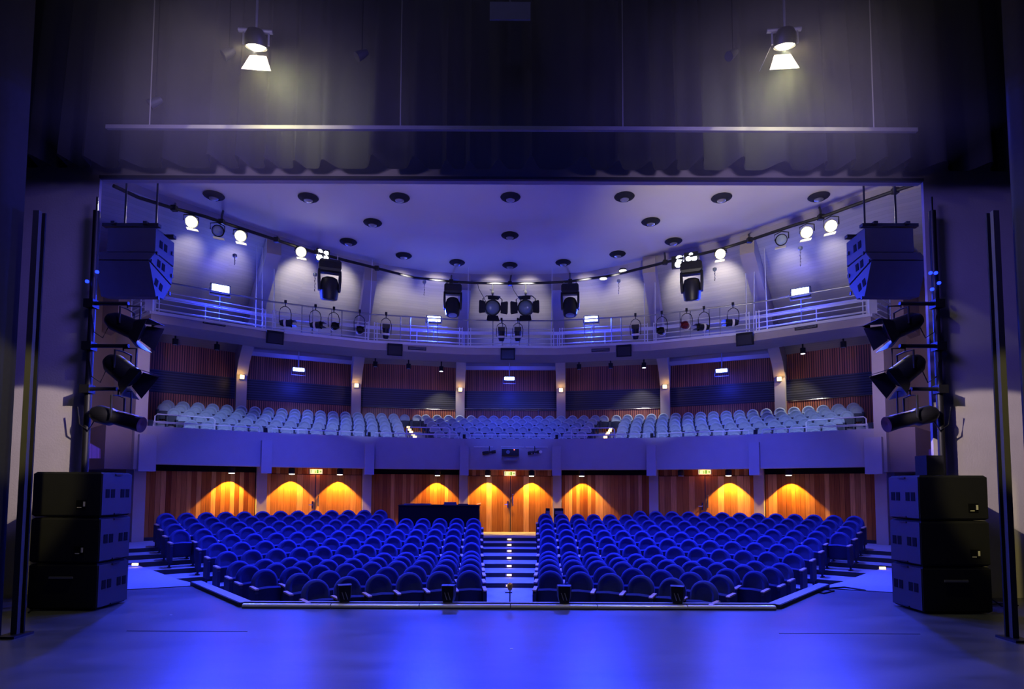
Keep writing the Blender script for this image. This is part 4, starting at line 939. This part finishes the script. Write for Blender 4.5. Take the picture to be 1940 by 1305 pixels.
# hanging loudspeaker clusters
def cluster(sx):
    p = at_y(1640 if sx > 0 else 967 - (1640 - 967), 432, 10.75)
    xa = abs(p.x); w_ = 1.0; ztop = p.z
    profs = [[(0, 0), (0, -.45), (.63, -.50), (.62, -.02)], [(0, -.46), (-.16, -.66), (.58, -.88), (.63, -.52)], [(-.16, -.68), (.08, -1.27), (.34, -1.24), (.57, -.90)]]
    Y0 = 10.75
    for k, pr in enumerate(profs):
        t = empty('hanging_speaker', (sx * (xa + w_ / 2), Y0, ztop), 0, '%s cabinet of the loudspeaker cluster hanging at the %s' % (('top', 'middle', 'lowest')[k], SIDEN(sx)), 'speaker', 'hanging loudspeakers at the %s' % SIDEN(sx))
        mb = MB(); mb.loft([[(x, y, z) for y, z in pr] for x in (-w_ / 2, w_ / 2 - (.12 if k == 0 else .0))] if sx > 0 else [[(x, y, z) for y, z in pr] for x in (-w_ / 2 + (.12 if k == 0 else 0), w_ / 2)]); mb.build('cabinet', 'cluster', t)
        xi = -sx * (w_ / 2 + .004); cy = sum(q[0] for q in pr) / 4; cz = sum(q[1] for q in pr) / 4
        mb = MB(); mb.loft([[(x, cy + (y - cy) * .97, cz + (z - cz) * .96) for y, z in pr] for x in (xi - .006, xi + .006)]); mb.build('side_panel', 'spk', t)
        a0 = math.atan2(pr[3][1] - pr[0][1], pr[3][0] - pr[0][0])
        for off in (-.075, .075):
            mb = MB(); mb.box((xi - sx * .008, cy - .05 + off * cos(a0), cz + off * sin(a0)), (.006, .09, .14), rx=a0); mb.build('port', 'hole', t)
        mb = MB(); mb.box((xi - sx * .012, pr[3][0] - .06, pr[2][1] * .5 + pr[3][1] * .5 - .0), (.02, .05, .07)); mb.box((xi - sx * .012, pr[1][0] + .08, pr[1][1]), (.02, .05, .06)); mb.build('rigging_link', 'black', t)
    t = empty('rigging_frame', (sx * (xa + w_ / 2), Y0, ztop), 0, 'black rigging frame carrying the %s loudspeaker cluster' % SIDEN(sx), 'frame')
    mb = MB(); mb.box((0, .1, .09), (w_ * 1.05, .10, .06)); mb.box((0, .6, .09), (w_ * 1.05, .10, .06)); mb.box((-.3, .35, .11), (.07, .7, .06)); mb.box((.3, .35, .11), (.07, .7, .06)); mb.build('beam', 'black', t)
    for x in (-.3, .3): mb = MB(); mb.tube([(x, .35, .1), (x, .35, 9.8 - ztop)], .018); mb.build('hoist_rod', 'black', t)
for sx in (-1, 1): cluster(sx)

# ================================================================== SIDE LIGHT BOOMS
def barn_spot(name, pc, L, rad, pitch, sx, label, style, beamz):
    """a lamp hung on a side arm; its axis points to the stage centre line (local +X before mirroring) and down by pitch"""
    t = empty(name, pc, 0, label, 'spotlight', 'side lamps on the %s boom' % SIDEN(sx))
    S_ = Matrix.Scale(-sx, 4, (1, 0, 0))
    Rm = S_ @ Matrix.Rotation(R(pitch), 4, 'Y') @ Matrix.Rotation(R(90), 4, 'Y')
    if style == 'barrel': prof = [(0, -L * .5), (rad * .7, -L * .48), (rad, -L * .38), (rad, -L * .12), (rad * .72, -L * .05), (rad * .78, L * .30), (rad * .9, L * .5), (rad * .84, L * .5), (0, L * .47)]
    else: prof = [(0, -L * .5), (rad * .6, -L * .46), (rad * .95, -L * .3), (rad, L * .1), (rad * 1.02, L * .3), (rad * .9, L * .3), (0, L * .27)]
    mb = MB(Rm); mb.lathe(prof, 18); mb.build('body', 'black', t, 40)
    if style != 'barrel':
        for k in range(4):
            w1, w2, l = rad * .8, rad * 1.25, L * .36
            mb = MB(Rm @ Matrix.Rotation(k * pi / 2, 4, 'Z') @ Matrix.Translation((0, rad * .92, L * .28)) @ Matrix.Rotation(R(-22), 4, 'X'))
            mb.prism([(-w1, 0, 0), (w1, 0, 0), (w2, 0, l), (-w2, 0, l)], (0, .006, 0)); mb.build('barn_door', 'black', t)
    else:
        mb = MB(Rm); mb.box((0, rad * .95, L * .12) if False else (-rad * .86, 0, L * .14), (.012, rad * .9, L * .42)); mb.build('label_plate', 'flap', t)
    mb = MB(); mb.tube([(0, -rad * 1.1, 0), (0, -rad * 1.1, beamz * .75), (0, 0, beamz * .8), (0, 0, beamz)], .016); mb.tube([(0, rad * 1.1, 0), (0, rad * 1.1, beamz * .75), (0, 0, beamz * .8)], .016)
    mb.tube([(-sx * .22, 0, -.0), (-sx * .22, 0, beamz - .03), (0, 0, beamz - .02)], .014); mb.build('yoke', 'black', t)
    mb = MB(); mb.tube([(sx * L * .42, 0, 0), (sx * L * .55, 0, -.2), (sx * (L * .55 + .15), 0, -.1), (sx * (L * .55 + .2), 0, .2)], .009); mb.build('cable', 'black', t)
YB = 9.93
for sx in (-1, 1):
    mir = (lambda x: x) if sx > 0 else (lambda x: 1948 - x)
    a, b = at_y(mir(1768), 400, YB), at_y(mir(1781), 830, YB); xb = (a.x + b.x) / 2
    t = empty('light_boom', (xb, YB, b.z), 0, 'tall black pipe with three side arms inside the %s edge of the proscenium' % SIDEN(sx), 'lighting boom')
    mb = MB(); mb.tube([(0, 0, ST - b.z), (0, 0, a.z - b.z)], .055, 10); mb.build('pipe', 'black', t, 40)
    mb = MB(); mb.tube([(-sx * .0, .0, a.z - b.z), (0, 0, a.z - b.z + .25)], .018); mb.build('top_pin', 'chrome', t)
    for k, (py, xl, yl, spec) in enumerate(((577, 1700, 577, 0), (657, 1700, 657, 0), (738, 1722, 738, 0))):
        c = at_y(mir(xl), py, YB); zr = c.z - b.z; xi = c.x - xb
        mb = MB(); mb.tube([(0, -.06, zr), (xi, -.06, zr)], .034, 8); mb.box((0, -.03, zr), (.16, .16, .14)); mb.build('arm', 'black', t, 40)
    for k, (cx_, cy_, L, rad, pitch, st, ay) in enumerate(((1708, 618, .72, .17, 22, 'door', 577), (1716, 702, .66, .19, 38, 'door', 657), (1726, 793, .86, .15, 14, 'barrel', 738))):
        c = at_y(mir(cx_), cy_, YB - .06); az = at_y(mir(cx_), ay, YB - .06).z
        barn_spot('side_lamp', c, L, rad, pitch, sx, '%s black lamp on the %s side boom, %s' % (('uppermost', 'middle', 'lowest')[k], SIDEN(sx), ('with barn doors aimed slightly down', 'with barn doors aimed steeply down', 'a long barrel with a pale plate')[k]), st, az - c.z)
    # little blue indicator lights
    for k, (x, y) in enumerate(((1763, 517), (1773, 517), (1779, 536), (1766, 548)) if sx > 0 else ((184, 515), (165, 533))):
        p = at_y(x, y, YB - .12)
        tag(MB().lathe([(0, -.03), (.025, -.02), (.03, 0), (.025, .02), (0, .03)], 10, p).build('indicator_light', 'bluedot'), 'tiny blue light on the %s boom, %s from the top' % (SIDEN(sx), ORD[k + 1]), 'light', 'blue indicator lights of the booms')

# ================================================================== STAGE MASKING AND TOP LIGHTS
def pleated(x0, x1, y, z0, z1, amp, wl, seed, along='x'):
    rnd = random.Random(seed); n = int(abs(x1 - x0) / .035); ph = 0; lo = []; hi = []
    for i in range(n + 1):
        u = x0 + (x1 - x0) * i / n
        ph += .035 / (wl * .85) * 2 * pi * (1 + .35 * sin(u * 1.9 + seed) + .2 * sin(u * 5.1)); sv = sin(ph)
        d = amp * ((.5 + .5 * sv) ** 3.2) * (1.0 + .25 * sin(u * 2.3)); dz = .0
        if along == 'x': lo.append((u, y - d, z0 + dz)); hi.append((u, y - d * .25, z1))
        else: lo.append((y + d, u, z0)); hi.append((y + d * .6, u, z1))
    mb = MB(); v = lo + hi; m = len(lo); mb.add(v, [(i, i + 1, m + i + 1, m + i) for i in range(m - 1)]); return mb
zv = at_y(966, 321, 9.7).z
tag(pleated(-9.3, 9.3, 9.7, zv, 11.9, .36, .66, 3).build('pelmet_curtain', 'velour', None, 60), 'wide black pleated pelmet curtain hanging across the top of the stage opening', 'curtain')
for sx in (-1, 1):
    xl = at_y(54 if sx < 0 else 1897, 700, 7.35).x
    tag(pleated(0 - 4.0, 7.3, xl + sx * .12 - (0 if sx > 0 else .0), ST + .01, 11.9, .10 * sx, .5, 5 + sx, 'y').build('side_curtain', 'velour', None, 60), 'tall black side curtain masking the %s of the stage' % SIDEN(sx), 'curtain')
    p0, p1 = at_y(28 if sx < 0 else 1922, 1213, 7.3), at_y(70 if sx < 0 else 1890, 400, 7.3)
    t = empty('curtain_pole', (p0.x, 7.3, ST), 0, 'tall thin grey upright at the edge of the %s side curtain' % SIDEN(sx), 'pole')
    H = p1.z - ST
    mb = MB(); mb.box((0, 0, H / 2), (.075, .05, H)); mb.build('upright', mat('dull_steel', (.05, .048, .045), .7, 0), t)
    mb = MB(); mb.box((0, 0, .015), (.22, .30, .03)); mb.build('foot', 'black', t)
    mb = MB(); mb.box((sx * .02, .06, H / 2), (.16, .02, H)); mb.build('edge_flat', 'blackmatte', t)
# batten with a pale face
zb = at_y(966, 244, 8.2).z
mbb = MB().box((0, 8.2, zb), (11.6, .05, .055))
for x in (-5.2, -1.6, 1.6, 5.2): mbb.tube([(x, 8.22, zb), (x, 8.22, 12)], .008, 6)
tag(mbb.build('batten', mat('grey_batten', (.24, .23, .20), .6)), 'long horizontal pale batten in front of the pelmet curtain', 'batten')
p0, p1 = at_y(928, 5, 8.3), at_y(1005, 38, 8.3)
tag(MB().box(((p0.x + p1.x) / 2, 8.3, (p0.z + p1.z) / 2), (p1.x - p0.x, .03, p0.z - p1.z)).tube([((p0.x + p1.x) / 2, 8.3, p0.z - .02), ((p0.x + p1.x) / 2, 8.3, 12)], .012).build('hanging_board', mat('pale_grey_board', (.16, .16, .18), .7)), 'small plain grey board hanging at the top centre above the stage', 'board')
def work_light(px, py, label, roll):
    p = at_y(px, py - 32, 7.9)
    t = empty('work_light', p, roll, label, 'stage lamp', 'two bright lamps over the stage')
    mb = MB(); mb.tube([(-.24, 0, .16), (.22, 0, .16)], .03); mb.tube([(0, 0, .16), (0, 0, 3.5)], .018); mb.tube([(-.17, 0, .16), (-.17, 0, -.04), ], .014); mb.tube([(.17, 0, .16), (.17, 0, -.04)], .014); mb.build('yoke', 'grey', t)
    Rm = Matrix.Rotation(R(18), 4, 'X')
    mb = MB(Rm); mb.lathe([(0, .16), (.10, .15), (.14, .08), (.15, .0), (.15, -.07), (.14, -.07), (.135, 0), (0, .06)], 20); mb.build('housing', 'black', t, 40)
    mb = MB(Rm); mb.lathe([(0, -.09), (.08, -.085), (.128, -.05), (0, -.04)], 20); mb.build('lens', 'bulb', t, 40)
    mb = MB(Matrix.Translation((0, .10, -.12)) @ Matrix.Rotation(R(-14), 4, 'X')); mb.prism([(-.11, 0, 0), (.11, 0, 0), (.20, 0, -.26), (-.20, 0, -.26)], (0, .008, 0)); mb.build('barn_door', 'flap', t)
    if px > 900: mb = MB(Matrix.Translation((-.20, 0, -.08)) @ Matrix.Rotation(R(25), 4, 'Y')); mb.prism([(0, -.02, 0), (0, .1, 0), (0, .14, -.26), (0, -.14, -.26)], (.006, 0, 0)); mb.build('barn_door', 'grey', t)
    lamp('POINT', 'work_light_glow', p + Vector((0, -.02, -.16)), p, 22, WARM, .04)
    lamp('SPOT', 'work_light_beam', p + Vector((.05, .02, -.30)), p + Vector((.25, .2, -2)), 460, (1, .96, .42), .05, 110, 1)
    lamp('SPOT', 'work_light_spill', p + Vector((.15, .14, -.30)), (p.x + (.35 if px < 900 else .15), 9.7, 8.05), 150, (1, 1, .62), .25, 82, 1.0)
    return p
def slit(p, px):
    q = at_y(px, 244, 8.17); lamp('SPOT', 'slit_beam', p + Vector((0, -.30, -.15)), q, 110, (1, .93, .55), .03, 20, .3)
WL = work_light(485, 112, 'bright lamp with a pale barn door high over the stage, on the left', .1)
WR = work_light(1487, 110, 'bright lamp with a pale barn door high over the stage, on the right', -.1)
for p_, xs_ in ((WL, (392, 622)), (WR, (1385, 1600))):
    for x_ in xs_: slit(p_, x_)
for (x, y, lb) in ((434, 100, 'small grey unlit lamp high up beside the left bright lamp'), (686, 103, 'tiny pale unlit lamp high up, right of the left bright lamp'), (1388, 102, 'tiny pale unlit lamp high up, left of the right bright lamp'), (295, 193, 'dim grey unlit lamp below and left of the left bright lamp')):
    p = at_y(x, y, 8.3); t = empty('unlit_lamp', p, .4, lb, 'stage lamp')
    mb = MB(Matrix.Rotation(R(50), 4, 'Y')); mb.lathe([(0, .1), (.04, .09), (.06, 0), (.07, -.1), (0, -.09)], 14); mb.build('can', 'spk', t, 40)
    mb = MB(); mb.tube([(0, 0, 0), (0, 0, 3.0)], .01); mb.build('rod', 'black', t)

# haze hanging round the two bright lamps
hm = bpy.data.materials.new('stage_haze'); hm.use_nodes = True; hn = hm.node_tree.nodes; hn.remove(hn['Principled BSDF'])
pv = hn.new('ShaderNodeVolumePrincipled'); pv.inputs['Color'].default_value = (.95, .93, .80, 1); pv.inputs['Density'].default_value = .035; pv.inputs['Anisotropy'].default_value = -.5
hm.node_tree.links.new(pv.outputs[0], hn['Material Output'].inputs['Volume'])
hz = MB().box((0, 8.2, 8.3), (12.4, 2.2, 3.6)).build('haze', hm); tag(hz, 'thin smoky haze around the two bright lamps over the stage', 'haze', None, 'stuff')

# stand-ins for the lit slat wall beyond, its light put into the pink
for sx in (-1, 1):
    px = (163, 188) if sx < 0 else (1762, 1790)
    a, b, c, d = at_y(px[0], 868, 12.0), at_y(px[1], 868, 12.0), at_y(px[1], 850 if sx < 0 else 838, 12.0), at_y(px[0], 836 if sx < 0 else 852, 12.0)
    mb = MB(); mb.add([a, b, c, d], [(0, 1, 2, 3)], [[(0, 0), (.3, 0), (.3, .2), (0, .3)]]); dd = Vector((0, .04, 0))
    mb.add([a + dd, b + dd, c + dd, d + dd], [(3, 2, 1, 0)], [[(0, 0)] * 4])
    tag(mb.build('lit_wall_patch', 'pink'), 'small pink stand-in for the lit slat wall beyond the %s proscenium edge' % SIDEN(sx), 'panel')
drop_list = [pd]

def drop(o):
    for c in list(o.children): drop(c)
    bpy.data.objects.remove(o)
for o in [protoS, protoB] + endS + endB + drop_list: drop(o)
